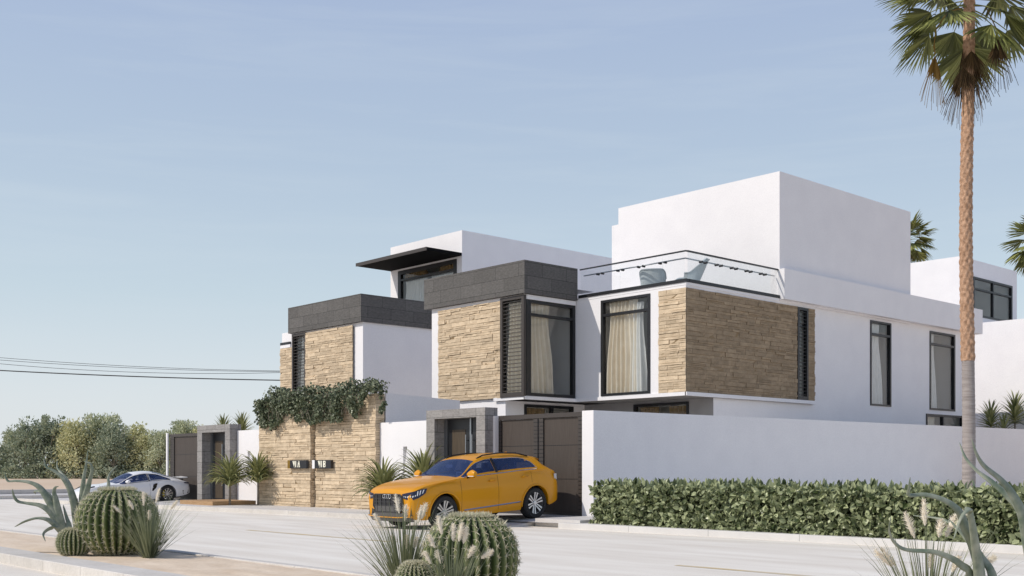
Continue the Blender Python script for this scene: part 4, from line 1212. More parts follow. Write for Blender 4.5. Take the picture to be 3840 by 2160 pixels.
def big_palm():
    loc = (-12.95, 27.33, .05); t = thing('palm_tree', 'tall fan palm towering on the right with woven orange trunk and brown dead fronds', 'palm', loc)
    zr = 1.45 + (1755 - 1348) / 4180 * 28
    m = M(); pal_trunk(m, loc, 0, .165, .15, 0, zr, 1); m.build('lower_trunk', MT['palmring'], t, smooth=True)
    m = M(); pal_trunk(m, loc, 0, .150, .122, zr - .04, 13.4, 2, True, 36); m.build('upper_trunk', MT['palmboot'], t, smooth=True, sharp=50)
    C = Vector((loc[0], loc[1], 13.15)); rr = R(101)
    # green crown
    n = 28
    for i in range(n):
        az = i * 2.39996 + rr.uniform(-.2, .2); u = i / n
        el = 1.1 - 1.75 * u + rr.uniform(-.12, .12)
        fan_frond(C + Vector((0, 0, .5 - .75 * u)), az, el, rr.uniform(.9, 1.2), rr.uniform(1.0, 1.3), 200 + i, .45, 30, 2.6).build('frond', LM['palm'], t)
    # dead skirt
    for i in range(7):
        az = i * 2.39996 + 1.0; u = i / 7
        fan_frond(C + Vector((0, 0, -.75 - .75 * u)), az, -.9 - .4 * rr.random(), rr.uniform(.3, .6), rr.uniform(1.1, 1.5), 300 + i, .5, 20, 1.5, True, .6).build('dead_frond', LM['palmdead'], t)
    sd = math.atan2(-.7383, -.6745)
    rv = Vector((-.6745, -.7383, 0)); toc = math.atan2(-.6745, .7383)
    q0 = C + rv * .84 + Vector((0, 0, -1.1))
    o = fan_frond(q0, toc + .5, -1.4, .25, 1.35, 401, .25, 22, .95, True, 1.1, [C + Vector((0, 0, -.1)), C + rv * .5 + Vector((0, 0, -.25)), C + rv * .8 + Vector((0, 0, -.7))]).build('dead_frond', LM['palmgold'], t)
    o['label'] = 'golden dry frond hanging apart from the rest'
    q0 = C - rv * .74 + Vector((0, 0, -.7))
    fan_frond(q0, toc + .2, -1.35, .25, 1.3, 402, .3, 20, 1.0, True, .9, [C + Vector((0, 0, -.1)), C - rv * .45 + Vector((0, 0, -.1))]).build('dead_frond', LM['palmdead'], t)
big_palm()
def far_palm(label, loc, ztop, rad, seed, n=26):
    t = thing('palm_tree', label, 'palm', loc); rr = R(seed)
    m = M(); pal_trunk(m, loc, 0, .2, .17, loc[2], ztop, 5, False, 12); m.build('trunk', MT['palmring'], t, smooth=True)
    C = Vector((loc[0], loc[1], ztop))
    for i in range(n):
        az = i * 2.39996; u = i / n; el = 1.2 - 1.9 * u + rr.uniform(-.1, .1)
        fan_frond(C, az, el, rad * .5, rad * .62, seed + i, .5, 18, 2.4).build('frond', LM['palm'], t)
    for i in range(6):
        fan_frond(C + Vector((0, 0, -.4)), i * 1.05, -1.1, .3, rad * .5, seed + 60 + i, .4, 12, 1.4, True).build('dead_frond', LM['palmdead'], t)
def at(px_, Z): 
    u = (px_ - 1920) / 4180; return (-.7383 * Z + .6745 * u * Z, .6745 * Z + .7383 * u * Z)
x_, y_ = at(3400, 84)
far_palm('distant fan palm peeping out behind the tall white upper block', (x_, y_, 0), 1.45 + (1755 - 905) / 4180 * 84, 2.2, 500)
x_, y_ = at(3905, 62)
far_palm('fan palm cut by the right picture edge behind the far villa', (x_, y_, 0), 1.45 + (1755 - 915) / 4180 * 62, 2.0, 600)

# ------------------------------------------------------------------ terrace chairs
MT['wicker'] = noisy('pale blue-grey wicker', (.40, .46, .48), (.52, .57, .59), 60, .7, .4, 150)
def armchair(label, p, rz, s, tall, group, lean=.1):
    t = thing('armchair', label, 'chair', p, group, local=True, rot=(0, 0, rz))
    t.scale = (s, s, s)
    # plan: seat centre at origin, front towards +Y
    m = M(); rows = []; n = 28
    for j in range(9):
        v = j / 8; row = []
        for i in range(n + 1):
            a = PI * (1.12) * (i / n - .5) - PI / 2        # around the back
            f = abs(i / n - .5) * 2
            h = tall - (tall - .34) * min(1, max(0, (f - (.28 if tall > .6 else .42)) / .55)) ** 1.1
            r = (.37 + .03 * v) / (abs(math.cos(a)) ** 4 + abs(math.sin(a)) ** 4) ** .25
            row.append((r * math.cos(a), r * math.sin(a) - lean * v * (1 - f), .18 + h * v))
        rows.append(row)
    m.grid(rows); inner = [[(x * .88, y * .88, z) for x, y, z in r] for r in rows]; m.grid(inner)
    for i in range(n):
        m.quad(rows[8][i], rows[8][i + 1], inner[8][i + 1], inner[8][i])
    m.build('shell', MT['wicker'], t, smooth=True, sharp=40)
    m = M(); m.tube(rows[8], .022, 6); m.build('rim', MT['wicker'], t, smooth=True)
    m = M(); m.lathe([(0, .1), (.34, .1), (.37, .2), (.36, .36), (.3, .4), (0, .41)], (0, .0, 0), 'z', 20); m.build('seat', MT['wicker'], t, smooth=True, sharp=40)
    for x in (-.26, .26):
        for y in (-.22, .22):
            q = M(); q.tube([(x, y, .12), (x * 1.1, y * 1.15, 0)], [.02, .014], 6); q.build('leg', MT['bronze'], t)
zc = U((0, 0, 6.9))[2]
p1 = U((-22.95, 27.0, 6.9)); p2 = U((-21.75, 27.15, 6.9))
armchair('low rounded wicker armchair seen from behind on the glass-railed terrace', p1, math.radians(35), 1.08, .56, 'wicker armchairs on the roof terrace')
armchair('tall-backed wicker armchair seen from the side at the terrace corner', p2, math.radians(130), 1.05, .80, 'wicker armchairs on the roof terrace', .32)

# ------------------------------------------------------------------ overhead cables
MT['cable'] = mat('black cable', (.012, .012, .013), .6)
for lab, y0, y1, sag, r_ in (('topmost thin overhead cable left of the stone villa', 1341, 1391, 9, .012), ('second thin overhead cable from the top', 1350, 1394, 9, .012), ('third thin overhead cable just above the thick one', 1364, 1397, 16, .012), ('thick black overhead cable, lowest of the four', 1389, 1426, 5, .03)):
    pts = []
    for i in range(25):
        f = i / 24; pxx = -300 + 1700 * f
        y = y0 + (y1 - y0) * (pxx / 1055) + sag * 4 * (pxx / 1055) * (1 - pxx / 1055)
        q = at(pxx, 60); pts.append((q[0], q[1], 1.45 + (1755 - y) / 4180 * 60))
    m = M(); m.tube(pts, r_, 5)
    o = m.build('overhead_cable', MT['cable'], None, origin=pts[12]); tag(o, lab, 'cable', 'overhead cables over the road end')
# ------------------------------------------------------------------ cars
def pchip(K):
    K = sorted(K); X = [k[0] for k in K]; Y = [k[1] for k in K]; n = len(K)
    h = [X[i + 1] - X[i] for i in range(n - 1)]; dl = [(Y[i + 1] - Y[i]) / h[i] for i in range(n - 1)]
    D = [0] * n; D[0] = dl[0]; D[-1] = dl[-1]
    for i in range(1, n - 1):
        if dl[i - 1] * dl[i] > 0:
            w1 = 2 * h[i] + h[i - 1]; w2 = h[i] + 2 * h[i - 1]; D[i] = (w1 + w2) / (w1 / dl[i - 1] + w2 / dl[i])
    def f(x):
        if x <= X[0]: return Y[0]
        if x >= X[-1]: return Y[-1]
        i = 0
        while x > X[i + 1]: i += 1
        t = (x - X[i]) / h[i]
        return (2 * t ** 3 - 3 * t * t + 1) * Y[i] + (t ** 3 - 2 * t * t + t) * h[i] * D[i] + (-2 * t ** 3 + 3 * t * t) * Y[i + 1] + (t ** 3 - t * t) * h[i] * D[i + 1]
    return f
MT['carglass'] = glassmat('car glass', (.72, .80, .95), .05)
MT['grille_bar'] = mat('grille bars', (.05, .05, .055), .4, .2)
def tint_glass(m):
    nt = m.node_tree; out = nt.nodes['Material Output']; src = out.inputs['Surface'].links[0].from_socket
    d = nt.nodes.new('ShaderNodeBsdfDiffuse'); d.inputs['Color'].default_value = (.12, .2, .55, 1)
    mx = nt.nodes.new('ShaderNodeMixShader'); mx.inputs['Fac'].default_value = .14
    nt.links.new(src, mx.inputs[1]); nt.links.new(d.outputs[0], mx.inputs[2]); nt.links.new(mx.outputs[0], out.inputs['Surface'])
tint_glass(MT['carglass'])
MT['tyre'] = mat('tyre rubber', (.018, .018, .019), .8)
MT['wheelwell'] = mat('wheel well', (.008, .008, .008), .95)
MT['alloy'] = mat('alloy', (.62, .62, .63), .3, .85)
MT['alloydark'] = mat('dark alloy', (.03, .03, .033), .35, .6)
MT['gloss_black'] = mat('gloss black trim', (.008, .008, .01), .15)
MT['trim'] = mat('grey plastic trim', (.09, .085, .082), .5)
MT['interior'] = mat('dark blue-grey interior', (.03, .04, .085), .7)
MT['lamp_dark'] = mat('headlight housing', (.012, .016, .05), .1)
MT['lamp_white'] = mat('light strips', (.9, .9, .9), .2)
MT['lamp_red'] = mat('tail lamp', (.35, .03, .03), .2)
MT['lampclear'] = mat('clear lamp', (.75, .75, .78), .1)
def paint(name, col, rough=.3):
    m = mat(name, col, rough, 0, .5); b = m.node_tree.nodes['Principled BSDF']
    b.inputs['Coat Weight'].default_value = .3; b.inputs['Specular IOR Level'].default_value = .3; b.inputs['Coat Roughness'].default_value = .06
    return m

class Body:
    NL, NG, NR = 9, 6, 8
    def __init__(s, P):
        s.P = P; s.f = {k: pchip(P[k]) for k in ('zt', 'zs', 'zg', 'gw', 'W', 'zb')}
    def zbot(s, x):
        z = s.f['zb'](x)
        for xw in s.P['axles']:
            q = s.P['arch'] ** 2 - (x - xw) ** 2
            if q > 0: z = max(z, s.P['hub'] + math.sqrt(q))
        return z
    def side_y(s, x, z):
        """half width of the lower side at height z"""
        W = s.f['W'](x); zs = s.f['zs'](x)
        t = (z - s.P['zmid']) / (zs - s.P['zmid']) if z > s.P['zmid'] else (s.P['zmid'] - z) / (s.P['zmid'] - .2)
        y = W * (1 - (s.P['tuck_hi'] if z > s.P['zmid'] else s.P['tuck_lo']) * max(0, t) ** 2.2)
        for xw in s.P['axles']:
            y += s.P['flare'] * math.exp(-((x - xw) / .5) ** 2) * math.exp(-((z - .62) / .3) ** 2)
        return y
    def section(s, x):
        f = s.f; zb = s.zbot(x); zs = max(f['zs'](x), zb + .03); zg = max(f['zg'](x), zs + .01); zt = max(f['zt'](x), zg + .004); gw = f['gw'](x)
        pts = [(s.side_y(x, zb) - .14, zb + .01)]
        for j in range(s.NL + 1):
            t = j / s.NL; z = zb + (zs - zb) * t
            y = s.side_y(x, z)
            # shoulder crease
            if t > .8: y -= .026 * math.sin((t - .8) / .2 * PI)
            pts.append((y, z))
        ys = pts[-1][0]
        for j in range(1, s.NG + 1):
            t = j / s.NG; pts.append((ys + (gw - ys) * (t ** 1.15), zs + (zg - zs) * t))
        for j in range(1, s.NR + 1):
            u = j / s.NR; pts.append((gw * (1 - u), zg + (zt - zg) * (1 - (1 - u) ** 2.1)))
        return pts
    def stations(s):
        x0, x1 = s.P['ends']; xs = []
        n = round((x0 - x1) / .045)
        for i in range(n + 1): xs.append(x0 + (x1 - x0) * i / n)
        for xw in s.P['axles']:
            for q in (-1, 1):
                for e in (.999, .985, .95): xs.append(xw + q * e * s.P['arch'])
        return sorted(set(xs), reverse=True)

def make_car(name, label, cat, P, loc, rot, paintm, sc=1.0):
    t = thing(name, label, cat, loc, local=True, rot=rot); t.scale = (sc,) * 3
    B = Body(P); xs = B.stations(); secs = [B.section(x) for x in xs]; nj = len(secs[0])
    jl0, jg0, jr0 = 1, 1 + B.NL, 1 + B.NL + B.NG
    V = []
    for x, sec in zip(xs, secs):
        V.append([(x, y, z) for y, z in sec] + [(x, -y, z) for y, z in reversed(sec[:-1])])
    nJ = len(V[0])
    meshes = {}
    def get(k):
        if k not in meshes: meshes[k] = (M(), {})
        return meshes[k]
    def put(k, ids):
        m, mp = get(k); f = []
        for i, j in ids:
            if (i, j) not in mp: mp[(i, j)] = len(m.v); m.v.append(V[i][j])
            f.append(mp[(i, j)])
        m.f.append(tuple(f)); m.mi.append(0)
    for i in range(len(xs) - 1):
        xc = (xs[i] + xs[i + 1]) / 2
        for j in range(nJ - 1):
            jj = j if j < nj - 1 else nJ - 2 - j     # mirrored row index
            side = 'l' if j < nj - 1 else 'r'
            zc = sum(V[a][b][2] for a in (i, i + 1) for b in (j, j + 1)) / 4
            k = 'body'
            if jg0 <= jj < jr0:
                fr = (jj - jg0 + .5) / B.NG
                if P['glass'](xc, fr, zc):
                    k = ('pane_%s_%d' % (side, P['pane'](xc)))
            elif jj >= jr0:
                fr = (jj - jr0 + .5) / B.NR
                if P['wind'](xc, fr): k = 'windscreen'
                elif P['rear'](xc, fr): k = 'rear_window'
                elif P['hood'](xc, fr): k = 'bonnet'
            elif jj >= jl0 and k == 'body':
                for di, (da, db) in enumerate(P['doors']):
                    if db < xc < da and zc > P['sill']: k = 'door_%s_%d' % (side, di)
            put(k, ((i, j), (i + 1, j), (i + 1, j + 1), (i, j + 1)))
    # end caps
    for i in (0, len(xs) - 1):
        m, mp = get('body'); n = nJ; c = len(m.v)
        ring = [V[i][q] for q in range(n)]
        base = len(m.v); m.v.extend(ring)
        bulge = .03 if i == 0 else -.03
        h = n // 2
        for q in range(h):
            m.f.append((base + q, base + q + 1, base + n - 2 - q, base + n - 1 - q) if q + 1 != n - 2 - q else (base + q, base + q + 1, base + n - 1 - q)); m.mi.append(0)
    names = {'body': 'body', 'windscreen': 'windscreen', 'rear_window': 'rear_window', 'bonnet': 'bonnet'}
    objs = {}
    for k in sorted(meshes, key=lambda k: 0 if k in names or k.startswith('door') else 1):
        m, _ = meshes[k]
        nm = names.get(k) or ('door' if k.startswith('door') else 'side_window')
        gl = k.startswith('pane') or k in ('windscreen', 'rear_window')
        objs[k] = m.build(nm, MT['carglass'] if gl else paintm, t, smooth=True, sharp=None if gl else 42)
    # lining: dark inner skin of roof, pillars and floor
    m = M()
    rows = []
    for i, x in enumerate(xs):
        if P['cabin'][1] < x < P['cabin'][0]:
            r_ = []
            for (q, y, z) in V[i][jg0 - 2: nJ - jg0 + 2]:
                r_.append((x, y * .965, z - .03))
            rows.append(r_)
    b0 = len(m.v); nr = len(rows[0])
    for r_ in rows: m.v.extend(r_)
    for i in range(len(rows) - 1):
        xc = rows[i][0][0]
        for j in range(nr - 1):
            j2 = j + jg0 - 2; jj = j2 if j2 < nj - 1 else nJ - 2 - j2
            zc = rows[i][j][2]
            if jg0 <= jj < jr0 and P['glass'](xc, (jj - jg0 + .5) / B.NG, zc): continue
            if jj >= jr0 and (P['wind'](xc, (jj - jr0 + .5) / B.NR) or P['rear'](xc, (jj - jr0 + .5) / B.NR)): continue
            m.f.append((b0 + i * nr + j, b0 + i * nr + j + 1, b0 + (i + 1) * nr + j + 1, b0 + (i + 1) * nr + j)); m.mi.append(0)
    cw = P['W'][len(P['W']) // 2][1] * .88; c0, c1 = P['cabin']
    m.box(c1 + .1, c0 - .1, -cw, cw, P['floor'] - .03, P['floor'])
    m.box(c0 - .55, c0 - .12, -cw * .95, cw * .95, P['floor'], P['dash'])
    m.build('lining', MT['interior'], t, smooth=True, sharp=40)
    for (sx, sy, sz) in P['seats']:
        m = M()
        def rb(x0, x1, y0, y1, z0, z1, lean=0):
            c = [(x0, z0), (x1, z0), (x1 - lean, z1), (x0 - lean, z1)]
            pr = []
            for y, k in ((y0, .7), (y0 + .05, 1), (y1 - .05, 1), (y1, .7)):
                cx = sum(a for a, _ in c) / 4; cz = sum(b for _, b in c) / 4
                pr.append([(cx + (a - cx) * k, y, cz + (b - cz) * (k * .1 + .9)) for a, b in c])
            m.grid(pr, close=True); b = len(m.v)
            m.quad(*pr[0]); m.quad(*pr[-1])
        rb(sx - .12, sx + .02, sy - .24, sy + .24, P['floor'] + .1, sz - .14, .14)
        rb(sx - .26, sx - .17, sy - .13, sy + .13, sz - .12, sz + .08, .03)
        rb(sx - .1, sx + .42, sy - .24, sy + .24, P['floor'], P['floor'] + .2, 0)
        m.build('seat', MT['interior'], t, smooth=True, sharp=50)
    # wheels with arches behind
    for ax in P['axles']:
        for sgn in (1, -1):
            yo = sgn * (P['track'])
            m = M(); r = P['rt']; ww = P['wt']
            m.lathe([(r - .12, -ww * .5), (r - .03, -ww * .5), (r, -ww * .36), (r, ww * .36), (r - .03, ww * .5), (r - .12, ww * .5), (r - .13, 0), (r - .12, -ww * .5)], (ax, yo - sgn * ww * .5, P['hub']), 'y', 40)
            wh = m.build('wheel', MT['tyre'], t, smooth=True, sharp=35)
            rim = M(); ri = r - .11; yf = yo - sgn * .02
            rim.lathe([(ri + .012, 0), (ri + .012, -sgn * .012), (ri - .02, -sgn * .015), (ri - .035, -sgn * .18)], (ax, yf, P['hub']), 'y', 40)
            for k in range(P['spokes'] * (2 if P['twin'] else 1)):
                a = 2 * PI * (k // 2 if P['twin'] else k) / P['spokes'] + PI / 2 + .2
                off = (.045 if k % 2 else -.045) if P['twin'] else 0
                c, s_ = math.cos(a), math.sin(a)
                w0, w1 = P['spw']
                ins = [(ri * .12, w0, .03 + .0), (ri * .98, w1, .0)]
                vs = []
                for (rad, wd, dep) in ins:
                    o_ = off * (1.0 if rad > ri * .5 else .45)
                    for e in (-wd, wd):
                        lx = rad * c - (o_ + e) * s_; lz = rad * s_ + (o_ + e) * c
                        for dy in (dep, dep + .03): vs.append((ax + lx, yf - sgn * (dy + .004), P['hub'] + lz))
                rim.add(vs, [(0, 4, 6, 2), (1, 3, 7, 5), (0, 1, 5, 4), (2, 6, 7, 3), (4, 5, 7, 6)])
            rim.lathe([(0, -sgn * .012), (.055, -sgn * .016), (.065, -sgn * .05)], (ax, yf, P['hub']), 'y', 16)
            rim.build('rim', MT['alloy'], wh, smooth=True, sharp=30)
            d = M(); d.lathe([(0, 0), (ri - .05, 0), (ri - .05, -sgn * .05)], (ax, yf - sgn * .09, P['hub']), 'y', 28); d.build('brake_disc', MT['alloydark'], wh)
            if P.get('caliper'):
                q = M(); a0 = 2.2 if ax < -1 else .9
                q.obox((ax + .15 * (1 if ax < -1 else -1), yf - sgn * .075, P['hub'] - .0), (.05, 0, 0), (0, .02, 0), (0, 0, .14)); q.build('brake_caliper', MT['caliper'], wh)
            wl = M(); ra = P['arch'] + .015
            rows = []
            for k in range(25):
                a = PI * 1.12 * k / 24 - PI * .06
                rows.append([(ax + ra * math.cos(a), yo - sgn * .02, P['hub'] + ra * math.sin(a)), (ax + ra * math.cos(a), yo - sgn * .42, P['hub'] + ra * math.sin(a))])
            wl.grid(rows); wl.v.append((ax, yo - sgn * .42, P['hub'])); c = len(wl.v) - 1
            for k in range(24): wl.f.append((2 * k + 1, 2 * k + 3, c)); wl.mi.append(0)
            wl.build('wheel_arch_liner', MT['wheelwell'], t)
    # underbody
    m = M(); x0, x1 = P['ends']; m.box(x1 + .35, x0 - .3, -P['W'][2][1] * .82, P['W'][2][1] * .82, P['under'], P['under'] + .08); m.build('underbody', MT['wheelwell'], t)
    # strips that follow the body side: seams, sill trim
    def side_line(pts, r, mt, nm, sgn=1, off=.004):
        m = M(); m.tube([(x, sgn * (B.side_y(x, z) + off), z) for x, z in pts], r, 4); return m.build(nm, mt, t)
    return t, B, objs, side_line, V, xs, (jl0, jg0, jr0, nj, nJ)

def panel(t, nm, mt, rows, smooth=True):
    m = M(); m.grid(rows); return m.build(nm, mt, t, smooth=smooth, sharp=40)

# ------------------------------ orange SUV
SUV = dict(
    zt=[(.95, .91), (.93, .98), (.85, 1.035), (.6, 1.105), (0, 1.19), (-.42, 1.235), (-.5, 1.25), (-1.2, 1.625), (-1.5, 1.695), (-2.0, 1.735), (-2.6, 1.725), (-3.1, 1.672), (-3.38, 1.62), (-3.43, 1.57), (-3.5, 1.45), (-3.74, 1.27), (-3.82, 1.215), (-3.9, 1.1), (-3.94, .98)],
    zs=[(.95, .82), (.9, .90), (.8, .97), (.4, 1.08), (0, 1.13), (-.55, 1.185), (-1.0, 1.20), (-1.75, 1.225), (-3.0, 1.265), (-3.4, 1.265), (-3.74, 1.2), (-3.94, .93)],
    zg=[(.95, .86), (.9, .94), (.8, 1.01), (.4, 1.115), (0, 1.165), (-.45, 1.205), (-.58, 1.225), (-1.25, 1.585), (-1.6, 1.66), (-2.4, 1.655), (-2.8, 1.625), (-3.1, 1.58), (-3.38, 1.525), (-3.45, 1.46), (-3.72, 1.235), (-3.94, .95)],
    gw=[(.95, .60), (.8, .80), (0, .85), (-.5, .84), (-1.25, .67), (-2.2, .66), (-3.1, .63), (-3.45, .64), (-3.8, .78), (-3.94, .72)],
    W=[(.95, .82), (.93, .86), (.88, .905), (.78, .945), (.6, .972), (.2, .992), (-.8, .985), (-2, .985), (-3, .995), (-3.4, .985), (-3.75, .945), (-3.88, .89), (-3.94, .82)],
    zb=[(.95, .34), (.8, .27), (.5, .25), (-.4, .25), (-2.6, .26), (-3.4, .30), (-3.7, .36), (-3.94, .46)],
    axles=(0, -2.995), arch=.465, hub=.40, zmid=.82, tuck_hi=.05, tuck_lo=.09, flare=.02, ends=(.95, -3.94),
    glass=lambda x, fr, z: -3.16 < x < -.62 and .1 < fr < .88 and not (-1.79 < x < -1.70) and (x > -2.75 or fr < (.88 - (-2.75 - x) * 1.03 if x > -3.04 else .58 - (-3.04 - x) * 5)),
    pane=lambda x: 0 if x > -1.75 else 1,
    wind=lambda x, fr: -1.22 < x < -.5 and fr > .06, rear=lambda x, fr: -3.78 < x < -3.48 and fr > .1, hood=lambda x, fr: -.44 < x < .90 and fr > .02,
    doors=((-.52, -1.73), (-1.73, -2.9)), sill=.36, cabin=(-.5, -3.5), floor=.55, dash=1.12,
    seats=((-1.6, .40, 1.42), (-1.6, -.40, 1.42), (-2.5, .42, 1.40), (-2.5, -.42, 1.40)),
    track=.985, rt=.40, wt=.27, spokes=6, twin=True, spw=(.012, .024), under=.26)
PO = paint('orange car paint', (.70, .30, .001), .36)
pitch = math.atan2(.160, 2.97)
# the car's +x (nose) points to world -Y; nose down on the ramp
Mr = Matrix.Rotation(-PI / 2, 4, 'Z') @ Matrix.Rotation(pitch, 4, 'Y')
SC = .99
suv, B, ob, sline, V, xs, J = make_car('parked_car', 'shiny orange sport utility car nosing down the driveway ramp onto the road', 'car', SUV, (-21.58, 16.72, .004), Mr.to_euler(), PO, SC)
def mirror(f):
    for s in (1, -1): f(s)
def suv_details(t):
    sy = B.side_y
    for s in (1, -1):
        for i, (pts, r) in enumerate(((([(-.52, .34 + .08 * k) for k in range(11)]), .0035), ([(-1.73, .34 + .085 * k) for k in range(11)], .0035), ([(-2.88, .95 + .033 * k) for k in range(9)], .0035))):
            sline(pts, r, MT['wheelwell'], 'door_seam', s, .0)
        sline([(-.6 - .07 * k, .40 + .0026 * k) for k in range(28)], .016, MT['chrome'], 'sill_trim', s, .008)
        # handles, belt trim, mirrors
        for xh, zh, d in ((-1.55, 1.075, 0), (-2.66, 1.11, 1)):
            y = s * (sy(xh, zh))
            m = M(); m.tube([(xh + .12, y - s * .005, zh - .008), (xh + .09, y + s * .03, zh), (xh - .09, y + s * .03, zh + .006), (xh - .12, y - s * .005, zh)], [.014, .018, .018, .014], 6)
            h = m.build('handle', PO, ob['door_%s_%d' % ('l' if s > 0 else 'r', d)], smooth=True)
        m = M(); m.tube([(x, s * (sy(x, B.f['zs'](x)) + .002), B.f['zs'](x) + .012) for x in [-.62 - .088 * k for k in range(29)]], .011, 5); m.build('belt_trim', MT['chrome'], t)
        jg0, jr0 = J[1], J[2]
        col = lambda x, fr: (x, s * ((sy(x, B.f['zs'](x))) + (B.f['gw'](x) - sy(x, B.f['zs'](x))) * fr ** 1.15 + .004), B.f['zs'](x) + (B.f['zg'](x) - B.f['zs'](x)) * fr)
        m = M(); m.tube([col(x, .85) for x in [-.72 - .082 * k for k in range(25)]] + [col(-2.85, .77), col(-2.95, .67), col(-3.04, .56), col(-3.1, .3), col(-3.13, .1)], .009, 5); m.build('window_trim', MT['chrome'], t)
        m = M(); a, b = col(-1.745, .1), col(-1.745, .88); m.tube([a, col(-1.745, .5), b], .042, 4); m.build('door_pillar', MT['gloss_black'], t)
        # mirror
        m = M(); rows = []
        for k in range(9):
            f = k / 8; r = (.02 + .105 * math.sin(PI * (.1 + .8 * f)) ** .7)
            rows.append([(-.80 + .065 * math.cos(a) * (1 if math.cos(a) > 0 else .7) - .02 * f, s * (.95 + .24 * f), 1.26 + r * math.sin(a) * .85 + .012 * f) for a in [2 * PI * q / 12 for q in range(12)]])
        m.grid(rows, close=True); m.quad(*rows[-1]); m.quad(*rows[0]); mo = m.build('wing_mirror', PO, t, smooth=True, sharp=50)
        m = M(); m.tube([(-.76, s * .9, 1.18), (-.79, s * 1.0, 1.20), (-.80, s * 1.16, 1.203)], [.03, .028, .018], 6); m.build('mirror_base', MT['gloss_black'], mo, smooth=True)
        m = M(); m.box(-.745, -.738, s * .98 if s > 0 else -1.19, s * 1.19 if s > 0 else -.98, 1.215, 1.23); m.build('indicator', MT['lamp_white'], mo)
        # roof rail
        m = M(); m.tube([(-1.35, s * .61, 1.63), (-1.55, s * .62, 1.70), (-2.1, s * .62, 1.735), (-2.7, s * .61, 1.705), (-3.1, s * .60, 1.61)], .019, 6); m.build('roof_rail', MT['gloss_black'], t, smooth=True)
        # wheel-arch lip
        for ax in (0, -2.995):
            pts = []
            for k in range(29):
                a = PI * (1.08 * k / 28 - .04); x = ax + .475 * math.cos(a); z = .40 + .475 * math.sin(a)
                pts.append((x, s * (sy(max(-3.9, min(.9, x)), z) + .002), z))
            m = M(); m.tube(pts, .024, 6); m.build('wheel_arch_lip', PO, t, smooth=True)
        # headlight: wraps from grille to fender
        def fx(y):   # nose surface depth at half width y
            q = abs(y) / .82; return .957 - .05 * max(0, q - .55) ** 1.5 * 4
        def surf(y, z): return None
        front = [(.60, .0), (.72, .0), (.80, .0)]
        top = [(.965, .56, .895), (.95, .70, .92), (.88, .868, .95), (.74, .936, .985), (.52, .968, 1.01)]
        bot = [(.968, .575, .80), (.955, .72, .765), (.89, .895, .755), (.76, .955, .80), (.58, .98, .90)]
        off = .012
        def L(i, f): 
            a, b = top[i], bot[i]; return (a[0] + (b[0] - a[0]) * f + off * .7, s * (a[1] + (b[1] - a[1]) * f + off), a[2] + (b[2] - a[2]) * f)
        hl = panel(t, 'headlight', MT['lamp_dark'], [[L(i, f / 4) for i in range(5)] for f in range(5)])
        for k in range(9):
            m = M()
            u = .25 + 3.5 * k / 9; i = int(u); fr = u - i
            def LL(f, e):
                uu = min(3.999, u + e); i = int(uu); fr = uu - i; a, b = L(i, f), L(i + 1, f); return tuple(a[q] + (b[q] - a[q]) * fr + (.006 if q == 0 else s * .006 if q == 1 else 0) for q in range(3))
            h0 = .5 if k < 6 else .12
            m.quad(LL(h0 - .0, .16), LL(h0, .32), LL(.68, .2), LL(.68, .04))
            m.build('light_strip', MT['lamp_white'], hl)
        # tail lamp corner
        m = M(); rows = [[(-3.72, s * (sy(-3.72, 1.06) + .012), z), (-3.87, s * (sy(-3.87, 1.0) + .02), z - .01), (-3.95, s * .80, z - .02)] for z in (.97, 1.03, 1.12)]
        m.grid(rows); m.build('tail_lamp', MT['lampclear'], t)
        # front air intake
        m = M(); m.grid([[(.963, s * .50, .50), (.958, s * .66, .52), (.93, s * .84, .60)], [(.966, s * .54, .36), (.96, s * .70, .355), (.925, s * .865, .35)]])
        m.build('air_intake', MT['gloss_black'], t)
        m = M(); m.grid([[(.972, s * .48, .40), (.966, s * .66, .395), (.935, s * .872, .38)], [(.975, s * .5, .345), (.97, s * .68, .34), (.93, s * .876, .335)]]); m.build('intake_blade', MT['trim'], t)
    # grille
    oc = [(-.60, .60), (-.56, .845), (-.50, .885), (.50, .885), (.56, .845), (.60, .60), (.48, .45), (-.48, .45)]
    m = M(); vs = [(.966, y, z) for y, z in oc] + [(.985, y * .97, .66 + (z - .66) * .95) for y, z in oc]; n = 8
    m.add(vs, [tuple(range(8, 16))] + [(i, (i + 1) % n, n + (i + 1) % n, n + i) for i in range(n)])
    g = m.build('grille', MT['gloss_black'], t)
    m = M()
    for k in range(6):
        y = -.43 + .86 * k / 5; m.box(.985, .998, y - .011, y + .011, .47, .87)
    for z in (.62, .70, .78): m.box(.985, .994, -.55, .55, z - .006, z + .006)
    m.tube([(.984, y, z) for y, z in oc + oc[:1]], .014, 5)
    m.build('grille_bars', MT['grille_bar'], g)
    m = M(); m.box(.984, .992, -.5, .5, .47, .60); m.build('plate_holder', MT['trim'], g)
    m = M()
    for q in range(4): m.tube([(1.0, -.12 + .08 * q + .045 * math.cos(a), .835 + .045 * math.sin(a)) for a in [2 * PI * k / 16 for k in range(17)]], .007, 5, cap=False)
    m.build('badge_rings', MT['chrome'], g, smooth=True)
    # lower bumper, splitter and painted lip
    m = M(); m.grid([[(.90 + .09 * (1 - (abs(y) / .86) ** 3), y, z) for y in [-.86 + 1.72 * k / 14 for k in range(15)]] for z in (.44, .36, .30)]); m.build('lower_bumper', MT['trim'], t, smooth=True)
    m = M(); m.tube([(.93 + .085 * (1 - (abs(y) / .9) ** 3), y, .335 + .05 * max(0, abs(y) - .4)) for y in [-.89 + 1.78 * k / 18 for k in range(19)]], .014, 6); m.build('bumper_lip', PO, t, smooth=True)
